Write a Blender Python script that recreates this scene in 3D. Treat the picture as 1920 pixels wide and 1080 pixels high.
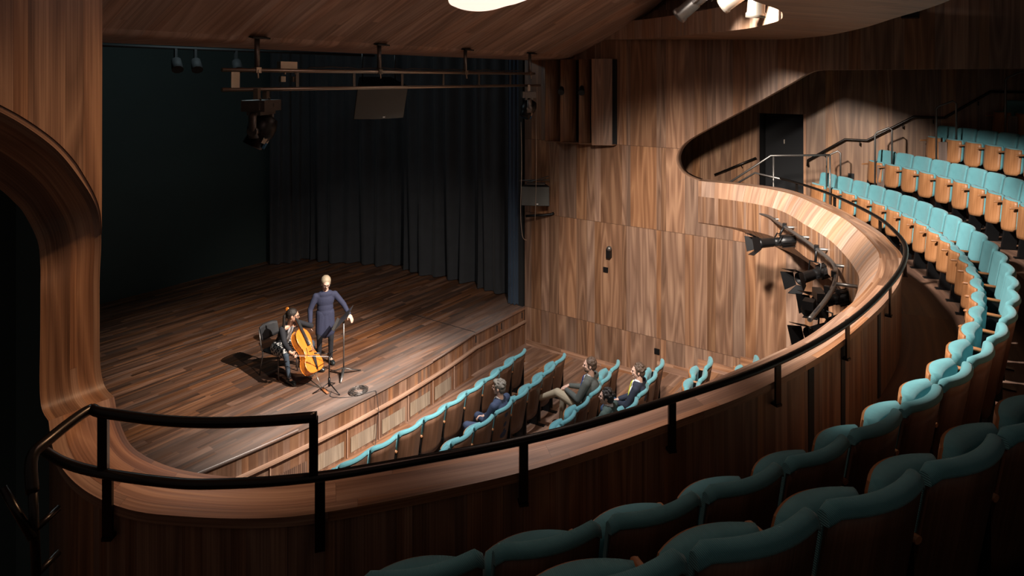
import bpy, bmesh, math, random
from mathutils import Vector, Matrix, Euler
random.seed(7)
PI = math.pi
R_ = math.radians
for o in list(bpy.data.objects):
    bpy.data.objects.remove(o)
SC = bpy.context.scene
COL = SC.collection

# ------------------------------------------------------------------ camera
cam_d = bpy.data.cameras.new('camera')
cam = bpy.data.objects.new('camera', cam_d)
COL.objects.link(cam)
cam.location = (0, 0, 6.13)
cam.rotation_euler = (PI / 2, 0, R_(-(90 - 35.41)))
cam_d.sensor_width = 36
cam_d.lens = 36 * 1230 / 1920
cam_d.shift_x = 0
cam_d.shift_y = -(540 - 148.4) / 1920
cam_d.clip_start = 0.05
SC.camera = cam

# ------------------------------------------------------------------ world, exposure
W = bpy.data.worlds.new('world')
SC.world = W
W.use_nodes = True
W.node_tree.nodes['Background'].inputs[0].default_value = (0.8, 0.66, 0.58, 1)
W.node_tree.nodes['Background'].inputs[1].default_value = 0.06
SC.view_settings.view_transform = 'Standard'
SC.view_settings.look = 'None'
SC.view_settings.gamma = 1
SC.view_settings.use_curve_mapping = False
SC.view_settings.exposure = 0.9


def lamp(name, kind, loc, target, energy, color=(1, .9, .78), size=60, blend=.6, radius=.12):
    d = bpy.data.lights.new(name, kind)
    d.energy = energy
    d.color = color
    if kind == 'SPOT':
        d.spot_size = R_(size)
        d.spot_blend = blend
        d.shadow_soft_size = radius
    elif kind == 'AREA':
        d.shape = 'DISK'
        d.size = size
    else:
        d.shadow_soft_size = radius
    o = bpy.data.objects.new(name, d)
    COL.objects.link(o)
    o.location = loc
    v = Vector(target) - Vector(loc)
    o.rotation_euler = v.to_track_quat('-Z', 'Y').to_euler()
    return o


# profile spots hanging in the ceiling slot: stage, side wall, balcony, stalls; the point lamps are added fills
lamp('stage_key_light', 'SPOT', (7.6, 2.9, 7.5), (7.4, 9.2, .85), 4400, (1, .90, .80), 40, .9, .05)
lamp('stage_fill_light', 'SPOT', (5.6, 2.7, 7.5), (10.0, 10.0, .85), 950, (1, .86, .74), 46, 1, .1)
lamp('wall_wash_light', 'SPOT', (5.2, 2.4, 7.2), (12.6, 4.3, 2.2), 3300, (1, .88, .76), 50, .9, .25)
lamp('balcony_wash_light', 'SPOT', (6.3, 3.0, 7.6), (12.6, .9, 4.0), 2600, (1, .93, .84), 52, .8, .15)
lamp('balcony_front_light', 'SPOT', (5.8, 3.0, 7.9), (6.8, .2, 3.7), 1500, (1, .90, .80), 64, .9, .15)
lamp('stalls_wash_light', 'SPOT', (8.0, 5.6, 7.1), (8.6, 5.9, .2), 850, (.95, .97, 1), 80, .9, .2)
lamp('side_wall_light', 'SPOT', (4.2, 2.9, 7.3), (1.7, 4.1, 4.8), 260, (1, .60, .32), 62, 1, .2)
lamp('near_seat_fill', 'POINT', (2.7, 2.4, 7.7), (0, 0, 0), 24, (1, .62, .50), radius=.4)  # unseen warm fill, added to lift the near seats
lamp('stage_back_fill', 'POINT', (7.0, 12.0, 8.0), (0, 0, 0), 55, (.75, .95, 1), radius=.3)  # added cool fill that brightens the back of the stage
lamp('parapet_light', 'SPOT', (4.9, 3.4, 7.7), (4.0, 2.65, 4.1), 900, (1, .82, .74), 42, .9, .2)

# ------------------------------------------------------------------ materials
def newmat(name):
    m = bpy.data.materials.new(name)
    m.use_nodes = True
    nt = m.node_tree
    return m, nt, nt.nodes['Principled BSDF']


def plain(name, col, rough=.5, metal=0, noise=0, scale=40, bump=0, sheen=0, emit=None):
    m, nt, b = newmat(name)
    b.inputs['Base Color'].default_value = (*col, 1)
    b.inputs['Roughness'].default_value = rough
    b.inputs['Metallic'].default_value = metal
    if sheen:
        b.inputs['Sheen Weight'].default_value = sheen
    n = nt.nodes.new('ShaderNodeTexNoise')
    n.inputs['Scale'].default_value = scale
    n.inputs['Detail'].default_value = 4
    tc = nt.nodes.new('ShaderNodeTexCoord')
    nt.links.new(tc.outputs['Object'], n.inputs['Vector'])
    if noise:
        mx = nt.nodes.new('ShaderNodeMix')
        mx.data_type = 'RGBA'
        mx.inputs[6].default_value = (*[c * (1 - noise) for c in col], 1)
        mx.inputs[7].default_value = (*[min(1, c * (1 + noise)) for c in col], 1)
        nt.links.new(n.outputs['Fac'], mx.inputs[0])
        nt.links.new(mx.outputs[2], b.inputs['Base Color'])
    if bump:
        bp = nt.nodes.new('ShaderNodeBump')
        bp.inputs['Strength'].default_value = bump
        bp.inputs['Distance'].default_value = .01
        nt.links.new(n.outputs['Fac'], bp.inputs['Height'])
        nt.links.new(bp.outputs['Normal'], b.inputs['Normal'])
    if emit:
        b.inputs['Emission Color'].default_value = (*emit[0], 1)
        b.inputs['Emission Strength'].default_value = emit[1]
    return m


def wood(name, dark, mid, light, plank=.2, length=2.4, joints=None, rough=.42, gap=.0012, tone=.3,
         grain=22, lit_grey=0, slats=None, spec=.4):
    """planks run along v, lie side by side along u; u and v in metres"""
    m, nt, b = newmat(name)
    N, L = nt.nodes, nt.links

    def math_(op, a, c=None, clamp=False):
        n = N.new('ShaderNodeMath')
        n.operation = op
        n.use_clamp = clamp
        for i, v in enumerate((a, c)):
            if v is None:
                continue
            if isinstance(v, (int, float)):
                n.inputs[i].default_value = v
            else:
                L.new(v, n.inputs[i])
        return n.outputs[0]
    uv = N.new('ShaderNodeUVMap')
    sp = N.new('ShaderNodeSeparateXYZ')
    L.new(uv.outputs[0], sp.inputs[0])
    u, v = sp.outputs[0], sp.outputs[1]
    # uneven plank widths: warp u with slow noise
    us = math_('DIVIDE', u, plank)
    wn1 = N.new('ShaderNodeTexNoise')
    wn1.noise_dimensions = '1D'
    wn1.inputs['Scale'].default_value = .6
    wn1.inputs['Detail'].default_value = 0
    L.new(us, wn1.inputs['W'])
    us = math_('ADD', us, math_('MULTIPLY', wn1.outputs['Fac'], 2.2))
    iu = math_('FLOOR', us)
    fu = math_('FRACT', us)
    w1 = N.new('ShaderNodeTexWhiteNoise')
    w1.noise_dimensions = '1D'
    L.new(iu, w1.inputs['W'])
    if joints is not None:
        iv = 0.0
        jl = None
        for z in joints:
            g = math_('GREATER_THAN', v, z)
            iv = g if iv == 0.0 else math_('ADD', iv, g)
            d = math_('LESS_THAN', math_('ABSOLUTE', math_('SUBTRACT', v, z)), .005)
            jl = d if jl is None else math_('MAXIMUM', jl, d)
        if iv == 0.0:
            iv = math_('MULTIPLY', u, 0)
        if jl is None:
            jl = math_('MULTIPLY', u, 0)
    else:
        vs = math_('ADD', math_('DIVIDE', v, length), math_('MULTIPLY', w1.outputs['Value'], 13.7))
        iv = math_('FLOOR', vs)
        fv = math_('FRACT', vs)
        jl = math_('LESS_THAN', fv, gap / length * 1.5)
    cb = N.new('ShaderNodeCombineXYZ')
    L.new(iu, cb.inputs[0])
    L.new(iv, cb.inputs[1])
    w2 = N.new('ShaderNodeTexWhiteNoise')
    w2.noise_dimensions = '3D'
    L.new(cb.outputs[0], w2.inputs['Vector'])
    rnd = w2.outputs['Value']
    sc2 = N.new('ShaderNodeSeparateColor')
    L.new(w2.outputs['Color'], sc2.inputs[0])
    rnd2 = sc2.outputs[1]
    # cathedral figure
    cg = N.new('ShaderNodeCombineXYZ')
    L.new(math_('ADD', math_('MULTIPLY', u, grain * .16), math_('MULTIPLY', rnd, 57)), cg.inputs[0])
    L.new(math_('ADD', math_('MULTIPLY', v, .28), math_('MULTIPLY', rnd2, 31)), cg.inputs[1])
    n1 = N.new('ShaderNodeTexNoise')
    n1.inputs['Scale'].default_value = 1
    n1.inputs['Detail'].default_value = 1.5
    n1.inputs['Distortion'].default_value = .25
    L.new(cg.outputs[0], n1.inputs['Vector'])
    rings = math_('FRACT', math_('MULTIPLY', n1.outputs['Fac'], 7))
    rings = math_('ABSOLUTE', math_('SUBTRACT', math_('MULTIPLY', rings, 2), 1))
    # fine straight grain
    cf = N.new('ShaderNodeCombineXYZ')
    L.new(math_('ADD', math_('MULTIPLY', u, grain * 6), math_('MULTIPLY', rnd, 91)), cf.inputs[0])
    L.new(math_('ADD', math_('MULTIPLY', v, .9), math_('MULTIPLY', rnd2, 17)), cf.inputs[1])
    n2 = N.new('ShaderNodeTexNoise')
    n2.inputs['Scale'].default_value = 1
    n2.inputs['Detail'].default_value = 5
    L.new(cf.outputs[0], n2.inputs['Vector'])
    f = math_('ADD', math_('MULTIPLY', rings, .22), math_('MULTIPLY', n2.outputs['Fac'], .55))
    f = math_('ADD', f, math_('MULTIPLY', n1.outputs['Fac'], .25), True)
    cr = N.new('ShaderNodeValToRGB')
    cr.color_ramp.elements[0].position = .28
    cr.color_ramp.elements[0].color = (*dark, 1)
    cr.color_ramp.elements[1].position = .78
    cr.color_ramp.elements[1].color = (*light, 1)
    e = cr.color_ramp.elements.new(.52)
    e.color = (*mid, 1)
    L.new(f, cr.inputs[0])
    hs = N.new('ShaderNodeHueSaturation')
    L.new(cr.outputs[0], hs.inputs['Color'])
    L.new(math_('ADD', math_('MULTIPLY', rnd, 2 * tone), 1 - tone), hs.inputs['Value'])
    L.new(math_('ADD', math_('MULTIPLY', rnd2, .3), .82), hs.inputs['Saturation'])
    col = hs.outputs[0]
    gl = math_('LESS_THAN', fu, gap / plank * 1.6)
    lines = math_('MAXIMUM', gl, jl)
    mx = N.new('ShaderNodeMix')
    mx.data_type = 'RGBA'
    L.new(math_('MULTIPLY', lines, .65), mx.inputs[0])
    L.new(col, mx.inputs[6])
    mx.inputs[7].default_value = (*[c * .35 for c in dark], 1)
    col = mx.outputs[2]
    if lit_grey:
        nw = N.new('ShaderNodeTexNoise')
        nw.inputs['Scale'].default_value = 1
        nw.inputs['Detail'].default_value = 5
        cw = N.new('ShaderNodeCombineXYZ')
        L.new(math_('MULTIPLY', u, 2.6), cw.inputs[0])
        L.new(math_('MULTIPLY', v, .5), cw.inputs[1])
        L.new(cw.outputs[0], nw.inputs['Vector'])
        # grey cast of the light, painted into the apron boards, faint upstage
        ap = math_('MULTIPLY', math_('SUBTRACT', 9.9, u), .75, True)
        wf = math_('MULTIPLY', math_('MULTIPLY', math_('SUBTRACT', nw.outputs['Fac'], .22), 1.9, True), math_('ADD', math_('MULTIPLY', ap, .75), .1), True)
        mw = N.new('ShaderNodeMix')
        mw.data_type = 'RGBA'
        L.new(math_('MULTIPLY', wf, lit_grey), mw.inputs[0])
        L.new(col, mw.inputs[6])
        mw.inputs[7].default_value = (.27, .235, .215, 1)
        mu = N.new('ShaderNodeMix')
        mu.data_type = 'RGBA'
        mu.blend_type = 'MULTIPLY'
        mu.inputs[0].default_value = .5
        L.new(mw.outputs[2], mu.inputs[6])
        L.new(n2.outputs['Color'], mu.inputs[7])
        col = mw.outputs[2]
    if slats:
        st = math_('FRACT', math_('DIVIDE', u, slats))
        sl = math_('LESS_THAN', st, .35)
        ms = N.new('ShaderNodeMix')
        ms.data_type = 'RGBA'
        L.new(math_('MULTIPLY', sl, .6), ms.inputs[0])
        L.new(col, ms.inputs[6])
        ms.inputs[7].default_value = (*[c * .3 for c in dark], 1)
        col = ms.outputs[2]
    L.new(col, b.inputs['Base Color'])
    L.new(math_('ADD', math_('MULTIPLY', n2.outputs['Fac'], .2), rough - .1), b.inputs['Roughness'])
    b.inputs['Specular IOR Level'].default_value = spec
    bp = N.new('ShaderNodeBump')
    bp.inputs['Strength'].default_value = .12
    bp.inputs['Distance'].default_value = .004
    L.new(math_('SUBTRACT', n2.outputs['Fac'], lines), bp.inputs['Height'])
    L.new(bp.outputs['Normal'], b.inputs['Normal'])
    return m


def fabric(name, c1, c2, scale=230):
    m, nt, b = newmat(name)
    N, L = nt.nodes, nt.links
    tc = N.new('ShaderNodeTexCoord')
    mp = N.new('ShaderNodeMapping')
    mp.inputs['Rotation'].default_value = (0, 0, .8)
    L.new(tc.outputs['Object'], mp.inputs[0])
    w = N.new('ShaderNodeTexWave')
    w.inputs['Scale'].default_value = scale / 3.2
    w.inputs['Distortion'].default_value = .4
    w.bands_direction = 'DIAGONAL'
    L.new(mp.outputs[0], w.inputs['Vector'])
    n = N.new('ShaderNodeTexNoise')
    n.inputs['Scale'].default_value = 9
    L.new(tc.outputs['Object'], n.inputs['Vector'])
    a = N.new('ShaderNodeMath')
    a.operation = 'MULTIPLY_ADD'
    L.new(w.outputs['Fac'], a.inputs[0])
    a.inputs[1].default_value = .75
    L.new(n.outputs['Fac'], a.inputs[2])
    mx = N.new('ShaderNodeMix')
    mx.data_type = 'RGBA'
    mx.clamp_factor = True
    L.new(a.outputs[0], mx.inputs[0])
    mx.inputs[6].default_value = (*c1, 1)
    mx.inputs[7].default_value = (*c2, 1)
    L.new(mx.outputs[2], b.inputs['Base Color'])
    b.inputs['Roughness'].default_value = .92
    b.inputs['Specular IOR Level'].default_value = .15
    b.inputs['Sheen Weight'].default_value = .15
    bp = N.new('ShaderNodeBump')
    bp.inputs['Strength'].default_value = .5
    bp.inputs['Distance'].default_value = .002
    L.new(w.outputs['Fac'], bp.inputs['Height'])
    L.new(bp.outputs['Normal'], b.inputs['Normal'])
    return m


D1, M1, L1 = (.085, .04, .022), (.20, .105, .062), (.36, .21, .125)
M = {
    'wall': wood('walnut_wall', D1, M1, L1, plank=.24, joints=[.877, 3.07, 4.75], tone=.28),
    'wall_up': wood('walnut_aisle_wall', (.085, .034, .014), (.20, .095, .045), (.36, .20, .10), plank=.3, joints=[6.28], tone=.34),
    'front': wood('walnut_fascia', D1, M1, L1, plank=.1, length=9, tone=.16, joints=[]),
    'chamfer': wood('walnut_pale', (.20, .115, .075), (.34, .205, .14), (.46, .30, .21), plank=.16, joints=[], tone=.12),
    'top': wood('walnut_capping', (.12, .055, .03), (.26, .135, .08), (.44, .26, .16), plank=.09, length=1.1, tone=.25, rough=.36),
    'soffit': wood('walnut_ceiling', (.16, .09, .065), (.32, .20, .15), (.48, .33, .26), plank=.16, length=2.6, tone=.22),
    'soffit_lit': wood('walnut_ceiling_warm', D1, M1, (.33, .18, .1), plank=.2, length=3, tone=.12),
    'stage': wood('stage_boards', (.042, .015, .007), (.125, .05, .022), (.26, .12, .06), plank=.085, length=1.3, tone=.55, lit_grey=.85, rough=.42, gap=.002, spec=.5),
    'floor': wood('stalls_boards', D1, (.17, .085, .05), (.30, .17, .1), plank=.16, length=2.2, tone=.25),
    'bfloor': wood('balcony_boards', (.06, .03, .02), (.12, .062, .04), (.2, .11, .07), plank=.3, length=3, tone=.15, rough=.55),
    'apron': wood('stage_front_boards', D1, (.18, .09, .052), (.3, .17, .1), plank=.13, joints=[], tone=.25),
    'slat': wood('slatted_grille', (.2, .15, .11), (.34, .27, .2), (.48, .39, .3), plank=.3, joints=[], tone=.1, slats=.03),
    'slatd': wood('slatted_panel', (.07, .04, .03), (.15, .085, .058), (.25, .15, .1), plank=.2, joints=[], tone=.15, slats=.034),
    'ply': wood('oak_ply', (.19, .085, .042), (.34, .17, .09), (.48, .26, .15), plank=.6, joints=[], tone=.1, grain=16, rough=.45),
    'plyd': wood('walnut_ply', (.06, .032, .02), (.115, .062, .04), (.18, .10, .068), plank=.6, joints=[], tone=.1, grain=16, rough=.45),
    'teal': fabric('teal_wool', (.05, .165, .185), (.115, .305, .34)),
    'black': plain('black_metal', (.012, .012, .013), .38, .6, noise=.2),
    'rail': plain('bronze_rail', (.02, .016, .014), .3, .8),
    'dark': plain('matt_black', (.012, .013, .014), .8),
    'velvet': plain('flat_black_paint', (.004, .004, .005), .9),
    'steel': plain('brushed_steel', (.42, .36, .30), .35, .9),
    'darksteel': plain('dark_steel', (.17, .155, .145), .4, .8, noise=.3, scale=60),
    'backwall': plain('painted_back_wall', (.022, .038, .038), .9, noise=.12, scale=1.5),
    'curtain': plain('black_serge', (.032, .036, .042), .95, noise=.25, scale=3, sheen=.1),
    'curtain_blue': plain('blue_black_serge', (.03, .055, .095), .95, noise=.2, scale=3, sheen=.1),
    'grille': plain('grey_speaker_mesh', (.10, .105, .10), .6, .1, noise=.2, scale=300, bump=.3),
    'glow': plain('glowing_wood_lining', (.9, .8, .72), .6, noise=.05, emit=((1, .82, .72), .42)),
    'skin': plain('skin', (.50, .27, .18), .5, noise=.08, scale=20),
    'skin2': plain('pale_skin', (.62, .38, .29), .5, noise=.08, scale=20),
    'hair_b': plain('dark_hair', (.018, .012, .009), .5, noise=.5, scale=90, bump=.8),
    'hair_br': plain('brown_hair', (.07, .04, .025), .55, noise=.6, scale=90, bump=.8),
    'hair_g': plain('grey_hair', (.12, .105, .09), .6, noise=.5, scale=90, bump=.8),
    'hair_bl': plain('fair_hair', (.32, .25, .17), .5, noise=.35, scale=90, bump=.6),
    'navy': plain('navy_wool', (.022, .025, .055), .85, noise=.2, scale=60, bump=.2),
    'navyd': plain('dark_navy_wool', (.012, .016, .032), .85, noise=.2, scale=60, bump=.2),
    'bluesuit': plain('blue_wool', (.022, .035, .075), .85, noise=.2, scale=60, bump=.2),
    'greyj': plain('grey_tweed', (.075, .08, .072), .9, noise=.35, scale=120, bump=.2),
    'greenj': plain('green_jacket', (.05, .075, .065), .85, noise=.35, scale=60, bump=.2),
    'khaki': plain('khaki_cotton', (.36, .29, .2), .85, noise=.12, scale=30, bump=.2),
    'denim': plain('dark_denim', (.02, .045, .1), .85, noise=.3, scale=60, bump=.2),
    'white': plain('white_cotton', (.72, .72, .74), .8),
    'bluetie': plain('blue_silk', (.02, .06, .25), .5),
    'yellow': plain('yellow_silk', (.65, .7, .08), .5),
    'brownsh': plain('brown_suede', (.10, .055, .035), .8, noise=.2),
    'orange_sh': plain('tan_leather', (.3, .11, .04), .5),
    'tartan': None,
    'tights': plain('navy_tights', (.035, .05, .07), .8),
    'blackcl': plain('black_cloth', (.012, .012, .016), .85, noise=.2),
    'shoe': plain('black_leather', (.015, .018, .018), .3),
    'cello': None,
    'plastic': plain('black_plastic', (.02, .02, .022), .5),
    'carpet': plain('steel_nosing', (.16, .16, .15), .5, .3),
    'lens': plain('lens_glass', (.02, .05, .09), .08, .1),
    'bluelens': plain('blue_lens', (.05, .16, .30), .25, .1),
    'whiteled': plain('white_badge', (.8, .8, .8), .5),
}


def checks():
    m, nt, b = newmat('tartan_check')
    tc = nt.nodes.new('ShaderNodeTexCoord')
    ck = nt.nodes.new('ShaderNodeTexChecker')
    ck.inputs['Scale'].default_value = 22
    ck.inputs[1].default_value = (.02, .02, .025, 1)
    ck.inputs[2].default_value = (.5, .48, .45, 1)
    nt.links.new(tc.outputs['Object'], ck.inputs['Vector'])
    nt.links.new(ck.outputs[0], b.inputs['Base Color'])
    b.inputs['Roughness'].default_value = .9
    return m


def cellomat():
    m, nt, b = newmat('cello_varnish')
    tc = nt.nodes.new('ShaderNodeTexCoord')
    mp = nt.nodes.new('ShaderNodeMapping')
    mp.inputs['Scale'].default_value = (60, 60, 2)
    n = nt.nodes.new('ShaderNodeTexNoise')
    n.inputs['Scale'].default_value = 1
    nt.links.new(tc.outputs['Object'], mp.inputs[0])
    nt.links.new(mp.outputs[0], n.inputs['Vector'])
    cr = nt.nodes.new('ShaderNodeValToRGB')
    cr.color_ramp.elements[0].color = (.50, .12, .01, 1)
    cr.color_ramp.elements[1].color = (.85, .28, .04, 1)
    nt.links.new(n.outputs['Fac'], cr.inputs[0])
    nt.links.new(cr.outputs[0], b.inputs['Base Color'])
    b.inputs['Roughness'].default_value = .25
    b.inputs['Coat Weight'].default_value = .5
    return m


M['tartan'] = checks()
M['cello'] = cellomat()

# ------------------------------------------------------------------ mesh helpers
class MB:
    def __init__(s):
        s.bm = bmesh.new()
        s.uv = s.bm.loops.layers.uv.new('UVMap')

    def face(s, pts, uvs=None, smooth=False):
        vs = [s.bm.verts.new(p) for p in pts]
        try:
            f = s.bm.faces.new(vs)
        except ValueError:
            return
        f.smooth = smooth
        if uvs:
            for l, t in zip(f.loops, uvs):
                l[s.uv].uv = t

    def grid(s, rows, smooth=True, close=False, uvs=None, swap=False, u0=0, v0=0):
        """rows: list of point lists; u follows the row index, v runs along each row (swap exchanges)"""
        nr, nc = len(rows), len(rows[0])
        V = [[s.bm.verts.new(p) for p in r] for r in rows]
        # metric uv
        cu = [0.0]
        mid = nc // 2
        for i in range(1, nr):
            cu.append(cu[-1] + (Vector(rows[i][mid]) - Vector(rows[i - 1][mid])).length)
        midr = nr // 2
        cv = [0.0]
        for j in range(1, nc):
            cv.append(cv[-1] + (Vector(rows[midr][j]) - Vector(rows[midr][j - 1])).length)
        cv.append(cv[-1] + (Vector(rows[midr][0]) - Vector(rows[midr][-1])).length)

        def t(i, j):
            if uvs:
                return uvs[i][j]
            a, b = cu[i] + u0, cv[j] + v0
            return (b, a) if swap else (a, b)
        for i in range(nr - 1):
            for j in range(nc if close else nc - 1):
                j2 = (j + 1) % nc
                q = [V[i][j], V[i][j2], V[i + 1][j2], V[i + 1][j]]
                if len(set(q)) < 4:
                    continue
                try:
                    f = s.bm.faces.new(q)
                except ValueError:
                    continue
                f.smooth = smooth
                jj = j + 1 if (close and j2 == 0) else j2
                if uvs:
                    jj = j2
                for l, tt in zip(f.loops, (t(i, j), t(i, jj), t(i + 1, jj), t(i + 1, j))):
                    l[s.uv].uv = tt
        return V

    def box(s, c, size, rot=None, mat4=None, bevel=0):
        x, y, z = [k / 2 for k in size]
        P = [Vector((a * x, b * y, d * z)) for a in (-1, 1) for b in (-1, 1) for d in (-1, 1)]
        mt = Matrix.Translation(c)
        if rot:
            mt = mt @ Euler(rot).to_matrix().to_4x4()
        if mat4:
            mt = mat4 @ mt
        Q = [mt @ p for p in P]
        F = [(0, 1, 3, 2), (4, 6, 7, 5), (0, 4, 5, 1), (2, 3, 7, 6), (0, 2, 6, 4), (1, 5, 7, 3)]
        ln = max(range(3), key=lambda k: size[k])
        for f in F:
            pts = [Q[i] for i in f]
            lp = [P[i] for i in f]
            d = [abs(lp[0][k] - lp[2][k]) for k in range(3)]
            ax = [k for k in range(3) if d[k] > 1e-9]
            if len(ax) < 2:
                ax = [0, 1]
            if ln in ax:
                vaxis = ln
                uaxis = [k for k in ax if k != ln][0]
            else:
                uaxis, vaxis = ax[0], ax[1]
            o = Vector(c)
            s.face(pts, [(p[uaxis] + o[uaxis], p[vaxis] + o[vaxis]) for p in lp])

    def tube(s, pts, r, n=8, cap=True, smooth=True, closed=False, flat=None):
        pts = [Vector(p) for p in pts]
        k = len(pts)
        rs = r if isinstance(r, (list, tuple)) else [r] * k
        rows = []
        up = None
        for i, p in enumerate(pts):
            if closed:
                d = pts[(i + 1) % k] - pts[i - 1]
            else:
                d = pts[min(i + 1, k - 1)] - pts[max(i - 1, 0)]
            if d.length < 1e-9:
                d = Vector((0, 0, 1))
            d.normalize()
            if up is None:
                a = Vector((0, 0, 1)) if abs(d.z) < .9 else Vector((1, 0, 0))
                up = (a - d * a.dot(d)).normalized()
            else:
                up = (up - d * up.dot(d))
                if up.length < 1e-6:
                    up = Vector((1, 0, 0)) - d * d.x
                up.normalize()
            sd = d.cross(up)
            fx, fy = flat if flat else (1, 1)
            rows.append([p + (up * math.cos(2 * PI * j / n) * fx + sd * math.sin(2 * PI * j / n) * fy) * rs[i] for j in range(n)])
        if closed:
            rows.append(rows[0])
        V = s.grid(rows, smooth=smooth, close=True, swap=True)
        if cap and not closed:
            for ring in (V[0], V[-1]):
                try:
                    s.bm.faces.new(ring)
                except ValueError:
                    pass

    def lathe(s, prof, c=(0, 0, 0), axis=(0, 0, 1), n=16, cap=True, sx=1, sy=1):
        q = Vector(axis).to_track_quat('Z', 'Y').to_matrix()
        rows = []
        for r, z in prof:
            rows.append([Vector(c) + q @ Vector((r * sx * math.cos(2 * PI * j / n), r * sy * math.sin(2 * PI * j / n), z)) for j in range(n)])
        V = s.grid(rows, close=True, swap=True)
        if cap:
            for ring in (V[0], V[-1]):
                try:
                    s.bm.faces.new(ring)
                except ValueError:
                    pass

    def ball(s, c, r, rot=None, n=12):
        rr = r if isinstance(r, (tuple, list)) else (r, r, r)
        m = Euler(rot).to_matrix() if rot else Matrix.Identity(3)
        rows = []
        for i in range(n + 1):
            th = PI * i / n
            th = max(.02, min(PI - .02, th))
            rows.append([Vector(c) + m @ Vector((rr[0] * math.sin(th) * math.cos(2 * PI * j / (n * 2)), rr[1] * math.sin(th) * math.sin(2 * PI * j / (n * 2)), rr[2] * math.cos(th))) for j in range(n * 2)])
        V = s.grid(rows, close=True)
        for ring in (V[0], V[-1]):
            s.bm.faces.new(ring)

    def limb(s, a, ra, b, rb, n=12):
        a, b = Vector(a), Vector(b)
        s.ball(a, ra, n=7)
        s.ball(b, rb, n=7)
        s.tube([a, b], [ra, rb], n=n)

    def prism(s, outline, fn, thick, uvf=None, side=False):
        """outline: list of 2-D points; fn(u,v,w) -> 3-D point; w 0 front, thick back"""
        from mathutils.geometry import tessellate_polygon
        tri = tessellate_polygon([[Vector((a, b, 0)) for a, b in outline]])
        for w in (0, thick):
            vs = [s.bm.verts.new(fn(a, b, w)) for a, b in outline]
            for t in tri:
                try:
                    f = s.bm.faces.new([vs[i] for i in t])
                except ValueError:
                    continue
                for l in f.loops:
                    i = vs.index(l.vert)
                    l[s.uv].uv = uvf(*outline[i]) if uvf else outline[i]
        n = len(outline)
        acc = 0
        for i in range(n):
            a, b = outline[i], outline[(i + 1) % n]
            ln = math.hypot(a[0] - b[0], a[1] - b[1])
            s.face([fn(*a, 0), fn(*b, 0), fn(*b, thick), fn(*a, thick)],
                   [(acc, 0), (acc + ln, 0), (acc + ln, abs(thick)), (acc, abs(thick))] if side else [(0, acc), (0, acc + ln), (abs(thick), acc + ln), (abs(thick), acc)], smooth=ln < .35)
            acc += ln

    def build(s, name, mat, parent=None, loc=None, weld=True):
        if weld:
            bmesh.ops.remove_doubles(s.bm, verts=s.bm.verts, dist=1e-5)
        bmesh.ops.recalc_face_normals(s.bm, faces=s.bm.faces)
        me = bpy.data.meshes.new(name)
        s.bm.to_mesh(me)
        s.bm.free()
        me.materials.append(M[mat] if isinstance(mat, str) else mat)
        o = bpy.data.objects.new(name, me)
        COL.objects.link(o)
        if parent:
            o.parent = parent
        if loc:
            o.location = loc
        return o


def tag(o, label, cat=None, group=None):
    o['label'] = label
    if cat:
        o['category'] = cat
    if group:
        o['group'] = group
    return o


def struct(o):
    o['kind'] = 'structure'
    return o


def thing(name, label, cat, loc=(0, 0, 0), rz=0, group=None):
    o = bpy.data.objects.new(name, None)
    o.empty_display_size = .1
    COL.objects.link(o)
    o.location = loc
    o.rotation_euler = (0, 0, rz)
    return tag(o, label, cat, group)


def copy_tree(o, parent=None, kids=None):
    c = o.copy()
    COL.objects.link(c)
    c.parent = parent
    for ch in KIDS.get(o.name, []) if kids is None else kids:
        copy_tree(ch, c)
    return c


KIDS = {}


def reg(o):
    """remember the child tree of a prototype so that copies need no scene lookup"""
    KIDS[o.name] = [c for c in bpy.data.objects if c.parent == o]
    for c in KIDS[o.name]:
        reg(c)


def catmull(P, per=6):
    out = []
    n = len(P)
    for i in range(n - 1):
        p0, p1, p2, p3 = P[max(i - 1, 0)], P[i], P[i + 1], P[min(i + 2, n - 1)]
        for k in range(per):
            t = k / per
            out.append(tuple(.5 * ((2 * b) + (-a + c) * t + (2 * a - 5 * b + 4 * c - d) * t * t + (-a + 3 * b - 3 * c + d) * t ** 3)
                             for a, b, c, d in zip(p0, p1, p2, p3)))
    out.append(tuple(P[-1]))
    return out


def voxel(o, size, smooth=True, sm_iter=2):
    """melt overlapping closed shapes into one continuous surface"""
    md = o.modifiers.new('r', 'REMESH')
    md.mode = 'VOXEL'
    md.voxel_size = size
    md.use_smooth_shade = smooth
    if sm_iter:
        s = o.modifiers.new('s', 'SMOOTH')
        s.iterations = sm_iter
        s.factor = .5
    return o
#@@PART2
# ================================================================== THE SETTING
CX, CY = 7.7, 9.2          # centre of the horseshoe
def pol(r, deg, z):
    a = R_(deg)
    return Vector((CX + r * math.sin(a), CY - r * math.cos(a), z))


# stalls floor: flat by the stage, then shallow steps
b = MB()
prof = [(9.0, 0), (5.25, 0), (5.25, .25), (4.42, .25), (4.42, .5), (3.6, .5), (3.6, .75), (2.75, .75), (2.75, 1.0), (-3, 1.0)]
b.grid([[(x, y, z) for y, z in prof] for x in (.5, 6.5, 12.6)], smooth=False, swap=False,
       uvs=[[(y - z, x) for y, z in prof] for x in (.5, 6.5, 12.6)])
struct(b.build('floor', 'floor'))
# steel nosings of the side steps
for y, z in ((5.25, .25), (4.42, .5), (3.6, .75)):
    b = MB()
    b.box((11.98, y - .035, z + .004), (1.0, .07, .008))
    struct(b.build('trim_1', 'carpet'))

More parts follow.
